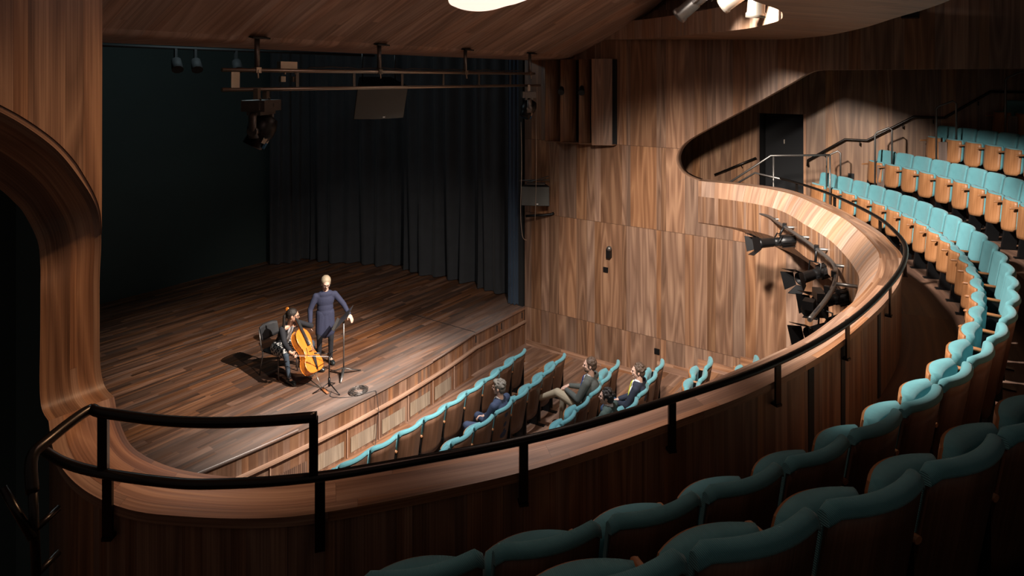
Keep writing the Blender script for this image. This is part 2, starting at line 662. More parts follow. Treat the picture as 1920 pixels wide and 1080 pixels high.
# stage deck with its bowed front edge
edge = [(1.7, 8.55), (4.7, 8.55), (5.1, 8.47), (5.7, 8.39), (6.5, 8.32), (7.2, 8.3), (7.7, 8.295), (8.2, 8.3), (9.0, 8.34), (9.9, 8.42), (10.7, 8.55), (12.56, 8.55)]
se = [(1.7, 8.55), (4.7, 8.55)] + [(7.7 + 3 * math.cos(PI * (1 - k / 24)), 8.55 - .25 * (1 - math.cos(PI * (1 - k / 24)) ** 2)) for k in range(1, 24)] + [(10.7, 8.55), (12.56, 8.55)]
b = MB()
out = se + [(13.6, 8.56), (13.6, 16.8), (1.7, 16.8)]
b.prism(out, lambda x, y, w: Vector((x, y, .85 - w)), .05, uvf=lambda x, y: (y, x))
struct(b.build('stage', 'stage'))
# dark joint lines of the trap
b = MB()
for p, q in (((10.71, 8.56), (10.71, 10.4)), ((10.45, 10.4), (12.5, 10.4)), ((10.95, 10.12), (12.5, 10.12))):
    v = Vector((q[0] - p[0], q[1] - p[1], 0))
    n = Vector((-v.y, v.x, 0)).normalized() * .011
    a, c = Vector((*p, .8515)), Vector((*q, .8515))
    b.face([a - n, c - n, c + n, a + n])
struct(b.build('trim_2', 'dark'))


def offs(pts, d):
    return [(x, y + d) for x, y in pts]


def curtainwall(name, pts, z0, z1, mat, v0=0):
    b = MB()
    b.grid([[(x, y, z0), (x, y, z1)] for x, y in pts], smooth=False)
    return b.build(name, mat)


struct(curtainwall('stage_front', offs(se, .03), .52, .82, 'apron'))
b = MB()   # ledge under the fascia
rows = []
for x, y in offs(se, -.015):
    rows.append([(x, y + .06, .515), (x, y - .03, .515), (x, y - .03, .545), (x, y + .06, .545)])
b.grid(rows, smooth=False, swap=True)
struct(b.build('trim_3', 'chamfer'))
struct(curtainwall('stage_front', offs(se, .02), 0, .52, 'apron'))
# pale upright battens between the front panels
for x in (5.75, 6.42, 7.1, 7.78, 8.5, 9.2, 9.9):
    k = min(range(len(se)), key=lambda i: abs(se[i][0] - x))
    b = MB()
    y = 8.55 - .25 * (1 - ((x - 7.7) / 3) ** 2)
    b.box((x, y + .008, .26), (.02, .02, .51))
    struct(b.build('trim_4', 'chamfer'))
# slatted air grilles low in the panels
for k, (xa, xb) in enumerate(((5.2, 5.7), (5.8, 6.36), (6.5, 7.04), (7.18, 7.72), (7.86, 8.42), (8.56, 9.12), (9.27, 9.8))):
    b = MB()
    rows = []
    for i in range(5):
        x = xa + (xb - xa) * i / 4
        y = 8.55 - .25 * (1 - ((x - 7.7) / 3) ** 2) + .012
        rows.append([(x, y, .05), (x, y, .30)])
    b.grid(rows, smooth=False)
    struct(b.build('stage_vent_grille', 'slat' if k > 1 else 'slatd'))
# recessed finger pulls of the removable panels
for x in (10.86, 11.55, 11.72, 12.42):
    b = MB()
    b.tube([(x - .055 + .11 * t / 6, 8.565, .47 - .03 * math.sin(PI * t / 6)) for t in range(7)], .008, 6)
    struct(b.build('stage_front_finger_pull', 'chamfer'))
b = MB()   # slots in the upper fascia
for x in (10.76, 11.5, 11.66, 12.46):
    b.box((x, 8.578, .68), (.028, .012, .13))
struct(b.build('trim_5', 'dark'))

# stage house
b = MB()
b.box((7.6, 16.9, 4.9), (12.2, .2, 8.4))
struct(b.build('wall_back', 'backwall'))
b = MB()
b.box((13.75, 12.7, 4.5), (.2, 8.3, 9))
b.box((13.2, 8.68, 4.5), (1.3, .12, 9))
struct(b.build('wall_stage_right', 'dark'))
b = MB()
b.box((1.84, 10.9, 4.5), (.12, 11.8, 9))
struct(b.build('wall_stage_left', 'backwall'))
b = MB()
b.box((7.6, 12.7, 8.9), (12.4, 8.4, .1))
struct(b.build('ceiling', 'dark'))

# right-hand side wall with its teardrop opening (plane X = 12.55)
tip = catmull([(4.45, 4.15), (4.66, 4.21), (4.83, 4.32), (4.907, 4.5), (4.87, 4.69), (4.72, 4.88), (4.45, 5.062), (3.93, 5.36), (3.34, 5.70), (2.78, 6.04), (2.43, 6.25), (2.2, 6.29), (1.9, 6.29), (-4, 6.29)], 5)
outl = [(8.56, 0), (8.56, 9), (-4, 9)] + [p for p in reversed(tip)] + [(3.3, 4.13), (3.1, 3.9), (2.4, 3.3), (-4, 3.3), (-4, 0)]
b = MB()
b.prism(outl, lambda y, z, w: Vector((12.55 + w, y, z)), .26)
struct(b.build('wall_right', 'wall'))
b = MB()   # skirting follows the steps
sk = [(8.5, 0, .12), (5.3, 0, .12), (5.3, .1, .42), (4.46, .25, .42), (4.46, .35, .67), (3.64, .5, .67), (3.64, .6, .92), (2.8, .75, .92), (2.8, .85, 1.17), (0, 1.0, 1.17)]
for i in range(0, len(sk) - 1, 1):
    (ya, za, ta), (yb, zb, tb) = sk[i], sk[i + 1]
    if ya - yb > .05:
        b.box((12.535, (ya + yb) / 2, (min(za, zb) + ta) / 2), (.03, ya - yb, ta - min(za, zb)))
struct(b.build('baseboard_right', 'top'))
# raised edging strip along the upper diagonal of the opening
# outer aisle wall behind the opening
b = MB()
b.grid([[(14.95, y, 2.9), (14.95, y, 9)] for y in (9, 3.93)], smooth=False)
b.grid([[(14.95, y, 2.9), (14.95, y, 9)] for y in (3.03, -5)], smooth=False, u0=5.97)
b.grid([[(14.95, y, 5.38), (14.95, y, 9)] for y in (3.93, 3.03)], smooth=False, u0=5.07, v0=2.48)
b.grid([[(14.95, -5, 2.9), (14.95, -5, 9)], [(4, -5, 2.9), (4, -5, 9)]], smooth=False)
b.grid([[(12.8, 8.9, 2.9), (12.8, 8.9, 9)], [(14.95, 8.9, 2.9), (14.95, 8.9, 9)]], smooth=False)
struct(b.build('wall_aisle', 'wall_up'))
# doorway: open to a dark lobby
b = MB()
b.box((15.9, 3.48, 4.3), (.05, 1.4, 3))
b.box((15.44, 3.0, 4.3), (.94, .05, 3))
b.box((15.44, 3.96, 4.3), (.94, .05, 3))
b.box((15.44, 3.48, 5.42), (.94, 1.0, .05))
struct(b.build('wall_lobby', 'velvet'))
d = MB()
d.box((15.35, 3.49, 4.33), (.045, .82, 2.06))
dr = struct(d.build('door_1', 'velvet'))
d = MB()
d.box((15.32, 3.5, 4.75), (.012, .02, .09))
d.build('door_plate', 'whiteled' if 0 else 'steel', dr)
for y in (3.0, 3.95):
    b = MB()
    b.box((14.94, y, 4.34), (.03, .045, 2.1))
    struct(b.build('trim_6', 'ply' if y < 3.5 else 'plyd'))
# balcony floors: four curved tiers
RF = [(8.05, 9.8, 3.33), (9.8, 10.68, 3.83), (10.68, 11.55, 4.33), (11.55, 12.5, 4.83), (12.5, 16, 5.33)]
b = MB()
NA = 64
rows = []
prev = None
for (ra, rb, z) in RF:
    if prev is not None:
        rows.append((ra, z))
    else:
        rows.append((ra, z - .25))
        rows.append((ra, z))
    rows.append((rb, z))
    prev = z
P3 = []
UV = []
acc = 0
for i, (r, z) in enumerate(rows):
    if i:
        acc += abs(r - rows[i - 1][0]) + abs(z - rows[i - 1][1])
    P3.append([pol(r, -62 + 110 * k / NA, z) for k in range(NA + 1)])
    UV.append([(acc, R_(110 * k / NA) * 9.5) for k in range(NA + 1)])
b.grid(P3, smooth=False, uvs=UV)
b.box((13.72, 5.6, 3.2), (2.3, 5.7, .24))
struct(b.build('balcony_floor', 'bfloor'))
b = MB()   # underside of the balcony
b.grid([[pol(r, -62 + 110 * k / NA, 3.07) for k in range(NA + 1)] for r in (8.05, 13)], smooth=False)
struct(b.build('balcony_soffit', 'soffit'))

# parapet: stations (rear edge, crest), left to right round the horseshoe
ST = [((1.545, 4.40), (1.90, 4.40)), ((1.42, 3.95), (1.78, 4.05)), ((1.385, 3.55), (1.70, 3.72)), ((1.44, 3.2), (1.715, 3.42)),
      ((1.57, 2.93), (1.79, 3.18)), ((1.746, 2.66), (1.93, 2.91)), ((1.937, 2.455), (2.12, 2.686)), ((2.325, 2.155), (2.509, 2.36)),
      ((2.733, 1.877), (2.90, 2.06)), ((3.169, 1.653), (3.32, 1.83)), ((3.704, 1.409), (3.86, 1.59)), ((4.219, 1.188), (4.36, 1.41)),
      ((4.821, .999), (4.93, 1.22)), ((5.35, .87), (5.42, 1.08)), ((6.02, .76), (6.08, .97)), ((6.79, .666), (6.82, .88)),
      ((7.615, .629), (7.6, .85)), ((8.54, .696), (8.42, .91)), ((9.106, .847), (8.95, 1.04)), ((9.773, 1.061), (9.58, 1.25)),
      ((10.559, 1.443), (10.35, 1.57)), ((11.42, 1.93), (11.2, 2.07)), ((12.15, 2.46), (11.93, 2.56)), ((12.6, 2.95), (12.33, 3.05)),
      ((12.74, 3.6), (12.52, 3.7)), ((12.78, 4.45), (12.53, 4.45))]
S4 = catmull([(a[0], a[1], c[0], c[1]) for a, c in ST], 6)
ZP = 4.145
top, cham, fas, rear, lip, sof = [], [], [], [], [], []
for k, (rx, ry, fx, fy) in enumerate(S4):
    v = Vector((CX - fx, CY - fy)).normalized()
    t = k / (len(S4) - 1)
    cw = .20 * max(0, min(1, (t - .02) / .12)) * max(0, min(1, (1 - t) / .16))
    lx, ly = fx + v.x * cw, fy + v.y * cw
    lx = min(lx, 12.53)
    dz = .05 + .25 * min(1, (t - 0) / .15) if t < .85 else .30
    o = Vector((rx - fx, ry - fy)).normalized()
    top.append([(rx, ry, ZP), (rx * .5 + fx * .5, ry * .5 + fy * .5, ZP + .004), (fx, fy, ZP)])
    cham.append([(fx, fy, ZP), (fx * .5 + lx * .5, fy * .5 + ly * .5, ZP - dz * .45), (lx, ly, ZP - dz)])
    fas.append([(lx, ly, ZP - dz), (lx, ly, 3.34), (lx + o.x * .3, ly + o.y * .3, 3.07)])
    rear.append([(rx - o.x * .02, ry - o.y * .02, ZP - .045), (rx - o.x * .02, ry - o.y * .02, 3.2)])
    lip.append([(rx, ry, ZP), (rx, ry, ZP - .045), (rx - o.x * .03, ry - o.y * .03, ZP - .045)])


def strip(name, rows, mat, swap=True, smooth=True):
    b = MB()
    b.grid(rows, smooth=smooth, swap=swap)
    return struct(b.build(name, mat))


strip('parapet_capping', [[*a[:1], *a[1:]] for a in top], 'top')
strip('parapet_capping', lip, 'top', smooth=False)
strip('parapet_chamfer', cham, 'chamfer', swap=False)
strip('parapet_front', fas, 'front', swap=False, smooth=False)
strip('parapet_rear', rear, 'front', swap=False)
# dark service slots in the back of the parapet
for k in (74, 80, 88):
    rx, ry, fx, fy = S4[k]
    o = Vector((rx - fx, ry - fy, 0)).normalized()
    tn = Vector((-o.y, o.x, 0))
    a = math.atan2(tn.y, tn.x)
    b = MB()
    b.box((rx - o.x * .02, ry - o.y * .02, 3.72), (.06, .02, .74), rot=(0, 0, a))
    struct(b.build('trim_7', 'dark'))

# left side: the capping sweeps up into a ribbon that frames the near opening
RIB = [((1.90, 4.40, 4.145), (1.545, 4.40, 4.145)), ((1.888, 4.50, 4.19), (1.545, 4.50, 4.19)), ((1.88, 4.545, 4.32), (1.55, 4.545, 4.32)),
       ((1.879, 4.55, 4.6), (1.555, 4.55, 4.6)), ((1.879, 4.55, 4.87), (1.563, 4.57, 4.86)), ((1.888, 4.55, 5.14), (1.60, 4.68, 4.99)),
       ((1.857, 4.55, 5.33), (1.6585, 4.9, 5.10)), ((1.767, 4.55, 5.512), (1.586, 4.9, 5.285)), ((1.651, 4.55, 5.688), (1.53, 4.9, 5.37)),
       ((1.513, 4.55, 5.826), (1.4625, 4.9, 5.453)), ((1.358, 4.55, 5.943), (1.36, 4.9, 5.55)), ((1.15, 4.55, 6.06), (1.2, 4.9, 5.66)), ((.6, 4.55, 6.28), (.7, 4.9, 5.88))]
RS = catmull([(*a, *c) for a, c in RIB], 5)
b = MB()
b.grid([[Vector(r[:3]).lerp(Vector(r[3:]), t) for t in (0, .25, .5, .75, 1)] for r in RS], swap=True)
struct(b.build('ribbon_left', wood('walnut_ribbon', D1, M1, L1, plank=.1, length=2.2, tone=.22)))
b = MB()   # edge strip and the face above it
up = [r for r in RS if r[2] >= 5.12]
def outn(i):
    p = Vector(up[i][:3])
    q = Vector(up[min(i + 1, len(up) - 1)][:3]) - Vector(up[max(i - 1, 0)][:3])
    n = Vector((q.z, 0, -q.x)).normalized()
    return n if n.z > 0 or n.x > 0 else -n
rows = []
for i, r in enumerate(up):
    n = outn(i)
    w = .03 * min(1, i / 12)
    rows.append([Vector(r[:3]), Vector(r[:3]) + n * w])
b.grid(rows, smooth=False, swap=True)
struct(b.build('trim_8', 'top'))
rim = [(p[1].x, p[1].z) for p in rows]
pan = [(min(x, 1.898), z + .004) for x, z in rim] + [(.6, 9), (1.898, 9)]
b = MB()
b.prism(pan, lambda x, z, w: Vector((x, 4.542 + w, z)), .16)
struct(b.build('wall_left', wood('walnut_panel_left', D1, M1, L1, plank=.12, joints=[], tone=.18)))
b = MB()
b.box((-.4, 5.7, 3.2), (5.2, .1, 6.4))
struct(b.build('wall_left_lobby', 'backwall'))
b = MB()   # side of the ribbon pier towards the stage
b.box((1.78, 4.69, 2.6), (.17, .25, 3.2))
struct(b.build('wall_left_pier', 'plyd'))

# ceiling raft over the stalls: rises towards the audience
def zr(y):
    return 6.565 if y > 7.45 else 6.565 + (7.45 - y) ** 2 * .9 if y > 7.19 else 6.6258 + .46 * (7.19 - y) + .02
hole = catmull([(6.55, 5.2), (6.62, 5.7), (6.91, 5.99), (7.17, 6.08), (7.46, 6.12), (7.75, 6.10), (7.97, 6.02), (8.13, 5.88), (8.31, 5.73), (8.6, 5.2), (8.55, 4.5), (8.0, 4.15), (7.2, 4.1), (6.7, 4.5), (6.55, 5.2)], 4)[:-1]
rightedge = [(12.52, 8.5), (12.52, 7.2), (12.52, 6.35), (12.52, 5.8), (12.35, 5.42), (12.08, 5.03), (11.6, 4.4), (10.6, 3.75), (9.2, 3.4), (1.7, 3.4)]
b = MB()
from mathutils.geometry import tessellate_polygon
# build as strips in y so the slope is followed
ys = [8.5, 8.0, 7.45, 7.32, 7.19, 6.8, 6.4, 6.12, 5.9, 5.7, 5.42, 5.03, 4.7, 4.4, 4.1, 3.75, 3.4]
def xr(y):
    P = rightedge
    for (xa, ya), (xb, yb) in zip(P, P[1:]):
        if yb <= y <= ya and ya != yb:
            return xa + (xb - xa) * (ya - y) / (ya - yb)
    return 12.52
NXX = 90
allx = lambda y: [1.72 + (xr(y) - 1.72) * k / NXX for k in range(NXX + 1)]
from mathutils.geometry import intersect_point_quad_2d
def inhole(x, y):
    c = False
    n = len(hole)
    for i in range(n):
        (xa, ya), (xb, yb) = hole[i], hole[i - 1]
        if (ya > y) != (yb > y) and x < (xb - xa) * (y - ya) / (yb - ya) + xa:
            c = not c
    return c
# planar part (y<7.19) is one polygon with the hole cut out, the lip is strips
ol = [(1.72, 7.19)] + [(xr(y), y) for y in (7.19, 6.8, 6.35, 5.8, 5.42, 5.03, 4.4, 3.75, 3.4)] + [(1.72, 3.4)]
tri = tessellate_polygon([[Vector((x, y, 0)) for x, y in ol], [Vector((x, y, 0)) for x, y in hole]])
allp = ol + hole
vs = [b.bm.verts.new((x, y, zr(min(y, 7.189)))) for x, y in allp]
for t in tri:
    f = b.bm.faces.new([vs[i] for i in t])
    for l, i in zip(f.loops, [vs.index(l.vert) for l in f.loops]):
        l[b.uv].uv = (allp[i][0], allp[i][1] * 1.1)
vt = [b.bm.verts.new((x, y, zr(min(y, 7.189)) + .35)) for x, y in ol]
for i in range(len(ol)):
    j = (i + 1) % len(ol)
    f = b.bm.faces.new([vs[i], vs[j], vt[j], vt[i]])
    for l, tt in zip(f.loops, ((0, i), (0, j), (.35, j), (.35, i))):
        l[b.uv].uv = tt
yy = [8.5, 8.35, 8.2, 8.0, 7.7, 7.45, 7.38, 7.3, 7.24, 7.19]
b.grid([[(1.72 + 10.8 * k / 20, y, zr(min(y, 9)) if y > 7.19 else 6.6458) for k in range(21)] for y in yy], smooth=True,
       uvs=[[(1.72 + 10.8 * k / 20, y * 1.1 + .35) for k in range(21)] for y in yy])
b.grid([[(1.72, 8.5, 6.565), (12.52, 8.5, 6.565)], [(1.72, 8.5, 8.9), (12.52, 8.5, 8.9)]], smooth=False)
struct(b.build('ceiling', 'soffit', weld=False))
# light well: timber-lined upstand, its lit look put in as emission
b = MB()
hz = lambda x, y: zr(min(y, 7.189))
b.grid([[(x, y, hz(x, y)), (x, y, hz(x, y) + .7)] for x, y in hole + hole[:1]])
tri = tessellate_polygon([[Vector((x, y, 0)) for x, y in hole]])
b.prism(hole, lambda x, y, w: Vector((x, y, hz(x, y) + .7 + w)), .02)
lw = thing('ceiling_light_well', 'bright rounded light opening in the sloping walnut ceiling above the stage front', 'ceiling light')
b.build('lining', 'glow', lw)

# second raft: a ring with the lighting slot in it
def z2(y):
    return 6.83 + .035 * (y - 2.5)
outer = catmull([(12.5, 7.0), (12.5, 5.0), (12.5, 3.4), (12.42, 2.85), (12.05, 2.5), (11.5, 2.12), (10.94, 1.81), (9.38, 1.18), (7.86, .70), (6.86, .364), (5.84, .11), (4.4, -.1), (2.5, -.2)], 4)
inner = catmull([(3.0, 1.6), (4.5, 1.57), (5.56, 1.565), (6.21, 1.56), (6.75, 1.58), (7.38, 1.70), (7.95, 1.87), (8.48, 2.12), (9.35, 2.63), (10.28, 3.45), (11.5, 4.68), (12.3, 5.75), (12.49, 6.7)], 4)
b = MB()
poly = outer + inner
tri = tessellate_polygon([[Vector((x, y, 0)) for x, y in poly]])
vs = [b.bm.verts.new((x, y, z2(y))) for x, y in poly]
for t in tri:
    f = b.bm.faces.new([vs[i] for i in t])
    for l in f.loops:
        i = vs.index(l.vert)
        x, y = poly[i]
        l[b.uv].uv = (x * .55 + y * .84, x * .84 - y * .55)
b.grid([[(x, y, z2(y)), (x, y, z2(y) + .1), (x, y, z2(y) + .6)] for x, y in outer], swap=False)
struct(b.build('ceiling', 'soffit_lit', weld=False))
b = MB()
b.grid([[(x, y, z2(y)), (x, y, z2(y) + .38)] for x, y in inner])
struct(b.build('ceiling_slot_lining', 'chamfer'))
b = MB()   # black void above the slot
b.box((8, 3, 9.05), (14, 14, .1))
struct(b.build('ceiling', 'dark'))
#@@PART3
# ================================================================== SEATS
def seat_back_pad(b, hw=.238, z0=.40, z1=.925):
    cols = []
    NC = 14
    for i in range(NC + 1):
        s = -1 + 2 * i / NC
        x = hw * s
        cv = .054 * s * s
        rnd = .03 * (max(0, abs(s) - .8) / .2) ** 2
        th = .036 * (1 - .55 * max(0, abs(s) - .86) / .14)
        yb = lambda z: -.02 - .17 * (z - .25) + cv
        zt = z1 - rnd
        loop = []
        for z in (z0, z0 + .15, zt - .12, zt - .03):          # front face going up
            loop.append((x, yb(z) + .012 + th, z))
        for a in (30, 60, 90, 120, 150):
            a = R_(a)
            loop.append((x, yb(zt) - .006 + (th + .018) / 2 + (th + .03) / 2 * math.cos(a), zt - .03 + .03 * math.sin(a)))
        loop.append((x, yb(zt) - .014, zt - .035))
        loop.append((x, yb(zt) - .013, zt - .045))
        loop.append((x, yb(zt - .05) + .004, zt - .05))
        loop.append((x, yb(z0) + .004, z0))
        cols.append([Vector(p) for p in loop])
    V = b.grid(cols, close=True)
    for r in (V[0], V[-1]):
        b.bm.faces.new(r)


def seat_shell(b, hw=.233, z0=.27, z1=.88):
    NC, NZ = 10, 6
    F, B_ = [], []
    for i in range(NC + 1):
        s = -1 + 2 * i / NC
        cv = .054 * s * s
        rf, rb = [], []
        for j in range(NZ + 1):
            t = j / NZ
            zz = z0 + (z1 - z0) * t
            zz = max(zz, z0 + .10 * max(0, abs(s) - .45) ** 1.5)
            y = -.02 - .17 * (zz - .25) + cv
            rf.append((hw * s, y + .004, zz))
            rb.append((hw * s, y - .014, zz))
        F.append(rf)
        B_.append(rb)
    b.grid(F)
    b.grid(B_)
    rim = []
    idx = [(0, j) for j in range(NZ + 1)] + [(i, NZ) for i in range(1, NC + 1)] + [(NC, j) for j in range(NZ - 1, -1, -1)] + [(i, 0) for i in range(NC - 1, -1, -1)]
    b.grid([[F[i][j] for i, j in idx], [B_[i][j] for i, j in idx]], smooth=False)


def pan_outline(hw, z0, z1, n=10):
    # rounded lower edge, nearly straight top; returned bottom-to-top widths
    L = []
    for j in range(n + 1):
        t = j / n
        z = z0 + (z1 - z0) * t
        w = hw
        if t < .2:
            w = hw * (.7 + .3 * math.sqrt(max(0, 1 - ((.2 - t) / .2) ** 2)))
        if t > .93:
            w = hw * (1 - .05 * (t - .93) / .07)
        L.append((z, w))
    return L


def seat_pan(bw, bt, down=False):
    """tip-up seat: ply shell to the front, thick pad behind; down lays it flat"""
    if down:
        m = Matrix.Translation((0, 0.03, .36)) @ Matrix.Rotation(R_(-86), 4, 'X') @ Matrix.Translation((0, -.27, -.34))
    else:
        m = Matrix.Identity(4)
    NX = 10
    fr, bk, pf, pb = [], [], [], []
    for z, w in pan_outline(.205, .315, .715):
        a, c, d, e = [], [], [], []
        for i in range(NX + 1):
            s = -1 + 2 * i / NX
            y = .275 - .06 * s * s - .08 * (z - .335)
            a.append(m @ Vector((w * s, y, z)))
            c.append(m @ Vector((w * s, y - .014, z)))
        fr.append(a)
        bk.append(c)
    bw.grid(fr, swap=True)
    bw.grid(bk, swap=True)
    n = len(fr)
    idx = [(0, i) for i in range(NX + 1)] + [(j, NX) for j in range(1, n)] + [(n - 1, i) for i in range(NX - 1, -1, -1)] + [(j, 0) for j in range(n - 2, -1, -1)]
    bw.grid([[fr[j][i] for j, i in idx], [bk[j][i] for j, i in idx]], smooth=False)
    for z, w in pan_outline(.210, .33, .727):
        c, d = [], []
        for i in range(NX + 1):
            s = -1 + 2 * i / NX
            y = .258 - .06 * s * s - .08 * (z - .335)
            ed = max(0, abs(s) - .8) / .2
            tz = (z - .33) / .397
            ez = max(0, tz - .9) / .1
            c.append(m @ Vector((w * s, y, z)))
            d.append(m @ Vector((w * s * (1 - .02 * ed), y - .11 + .035 * ed ** 2 + .03 * ez ** 2 + .03 * s * s, z)))
        pf.append(c)
        pb.append(d)
    bt.grid(pf)
    bt.grid(pb)
    n = len(pf)
    idx = [(0, i) for i in range(NX + 1)] + [(j, NX) for j in range(1, n)] + [(n - 1, i) for i in range(NX - 1, -1, -1)] + [(j, 0) for j in range(n - 2, -1, -1)]
    bt.grid([[pf[j][i] for j, i in idx], [pb[j][i] for j, i in idx]], smooth=True)


def make_seat(down=False, ply='ply'):
    t = thing('theatre_seat', 'teal seat', 'seat')
    b = MB()
    seat_shell(b)
    sh = b.build('backrest', 'plyd' if ply == 'ply' else ply, t)
    b = MB()
    seat_back_pad(b)
    b.build('backrest_pad', 'teal', t)
    b, c = MB(), MB()
    seat_pan(b, c, down)
    p = b.build('seat', ply, t)
    c.build('seat_pad', 'teal', p)
    b = MB()
    b.tube([(.262, -.05, .64), (.262, .10, .645), (.262, .27, .64), (.262, .285, .637)], [.02, .022, .02, .008], 8, flat=(.75, 1))
    b.build('armrest', ply, t)
    b = MB()
    b.box((.262, .06, .35), (.022, .17, .56))
    b.box((.262, .09, .20), (.05, .16, .38), rot=(.12, 0, 0))
    b.box((.262, .06, .008), (.07, .34, .014))
    b.build('leg', 'black', t)
    reg(t)
    return t


proto_up = make_seat(False)
proto_down = make_seat(True)
used = {'up': False, 'down': False}
ORD = ['', 'first', 'second', 'third', 'fourth', 'fifth', 'sixth', 'seventh', 'eighth', 'ninth', 'tenth', 'eleventh', 'twelfth', 'thirteenth',
       'fourteenth', 'fifteenth', 'sixteenth', 'seventeenth', 'eighteenth', 'nineteenth', 'twentieth', 'twenty-first', 'twenty-second', 'twenty-third',
       'twenty-fourth', 'twenty-fifth', 'twenty-sixth', 'twenty-seventh', 'twenty-eighth', 'twenty-ninth']


def visible(p, mx=80):
    f = Vector((.815, .5795, 0))
    r = Vector((.5795, -.815, 0))
    d = p.dot(f)
    if d < .5:
        return False
    x = 960 + 1230 * p.dot(r) / d
    y = 148.4 + 1230 * (6.13 - p.z) / d
    return -mx < x < 1920 + mx and y < 1080 + mx


def place_seat(loc, rz, label, group, down=False):
    key = 'down' if down else 'up'
    pr = proto_down if down else proto_up
    if used[key]:
        o = copy_tree(pr)
    else:
        o = pr
        used[key] = True
    o.location = loc
    o.rotation_euler = (0, 0, rz)
    o['label'] = label
    o['category'] = 'seat'
    o['group'] = group
    return o


# balcony rows: concentric arcs, seats face the stage
rows = [('front balcony row', 9.37, 3.33, 44.1, 3.158, 27), ('second balcony row', 10.23, 3.83, 40.95, 2.842, 28),
        ('third balcony row', 11.09, 4.33, 38.5, 2.65, 27), ('fourth balcony row', 11.92, 4.83, 35.6, 2.5, 8)]
for nm, rad, z, a0, da, cnt in rows:
    for k in range(cnt):
        a = a0 - da * k
        p = pol(rad, a, z)
        if not visible(p + Vector((0, 0, .85)), 60 if k < 14 else 260):
            continue
        if nm == 'third balcony row' and k > 8:
            continue
        if k == 0:
            lb = 'teal tip-up seat at the far aisle end of the %s' % nm
        elif k < 13 or nm == 'front balcony row':
            lb = 'teal tip-up seat, %s from the far aisle end of the %s' % (ORD[k + 1], nm)
        else:
            lb = 'dark teal seat near the viewer, %s from the far end of the %s' % (ORD[k + 1], nm)
        place_seat(p, R_(a), lb, 'tip-up seats of the ' + nm)

# stalls rows: (x of aisle end, y there, floor height, count, occupied indexes)
STR = [('stalls row nearest the stage', 10.54, 7.2, 0, 11, ()), ('second stalls row', 10.80, 6.46, 0, 9, (4,)),
       ('third stalls row', 11.12, 5.49, 0, 8, (2,)), ('fourth stalls row', 11.08, 4.61, .25, 8, (2, 4)),
       ('fifth stalls row', 11.08, 3.75, .5, 5, ()), ('sixth stalls row', 10.98, 2.97, .75, 4, ())]
SEATPOS = {}
for nm, x0, y0, z, cnt, occ in STR:
    rr = 18.0
    yc = y0 + math.sqrt(rr * rr - (x0 - .26 - 7.7) ** 2)
    a0 = math.degrees(math.asin((x0 - .26 - 7.7) / rr))
    da = math.degrees(.523 / rr)
    for k in range(cnt):
        a = a0 - da * k
        p = Vector((7.7 + rr * math.sin(R_(a)), yc - rr * math.cos(R_(a)), z))
        SEATPOS[(nm, k)] = (p, R_(a))
        if k == 0:
            lb = 'teal seat at the side aisle end of the %s' % nm
        else:
            lb = 'teal seat, %s from the side aisle end of the %s' % (ORD[k + 1], nm)
        if k in occ:
            lb = {('second stalls row', 4): 'teal seat under the man in the blue suit, second stalls row',
                  ('third stalls row', 2): 'teal seat under the bearded man in the grey jacket',
                  ('fourth stalls row', 2): 'teal seat under the curly-haired man with the yellow tie',
                  ('fourth stalls row', 4): 'teal seat under the person in the green jacket'}[(nm, k)]
        place_seat(p, R_(a), lb, 'seats of the ' + nm, down=k in occ)

# ================================================================== RAILS
def railpath(pts, z):
    return [(x, y, z) for x, y in pts]


rl = [(1.29, 3.80), (1.31, 3.55), (1.373, 3.32), (1.5, 3.025), (1.63, 2.81), (1.913, 2.492), (2.333, 2.162), (2.731, 1.875), (3.15, 1.633), (3.65, 1.39), (4.15, 1.165), (4.65, .99),
      (5.2, .85), (5.85, .735), (6.8, .635), (7.6, .605), (8.4, .66), (9.1, .825), (9.8, 1.06), (10.55, 1.42), (11.4, 1.91), (12.1, 2.42), (12.62, 2.9), (12.95, 3.4)]
rs = catmull(rl, 5)
gr = thing('parapet_rail', 'long dark bronze handrail following the curved balcony parapet', 'handrail', (rl[7][0], rl[7][1], 3.33))
def part(b, name, mat, parent):
    o = b.build(name, mat, parent)
    o.matrix_parent_inverse = Matrix.Translation(-Vector(parent.location)) if parent.rotation_euler.z == 0 else parent.matrix_world.inverted()
    return o
b = MB()
b.tube(railpath(rs, 4.305), .026, 10, flat=(.8, 1))
part(b, 'rail', 'rail', gr)
def nearest(x, y):
    return min(range(len(S4)), key=lambda i: (S4[i][0] - x) ** 2 + (S4[i][1] - y) ** 2)
for (x, y) in ((1.373, 3.31), (1.925, 2.478), (2.731, 1.872), (3.63, 1.385), (4.55, 1.005), (5.5, .775), (6.75, .625), (8.3, .63), (9.75, 1.02), (11.3, 1.83), (12.3, 2.6)):
    i = nearest(x, y)
    rx, ry, fx, fy = S4[i]
    o = Vector((rx - fx, ry - fy, 0)).normalized()
    a = math.atan2(o.y, o.x)
    x, y = rx + o.x * .02, ry + o.y * .02
    b = MB()
    b.box((x, y, 4.145), (.016, .045, .31), rot=(0, 0, a))
    b.box((x - o.x * .03, y - o.y * .03, 3.998), (.09, .045, .016), rot=(0, 0, a))
    part(b, 'post', 'rail', gr)
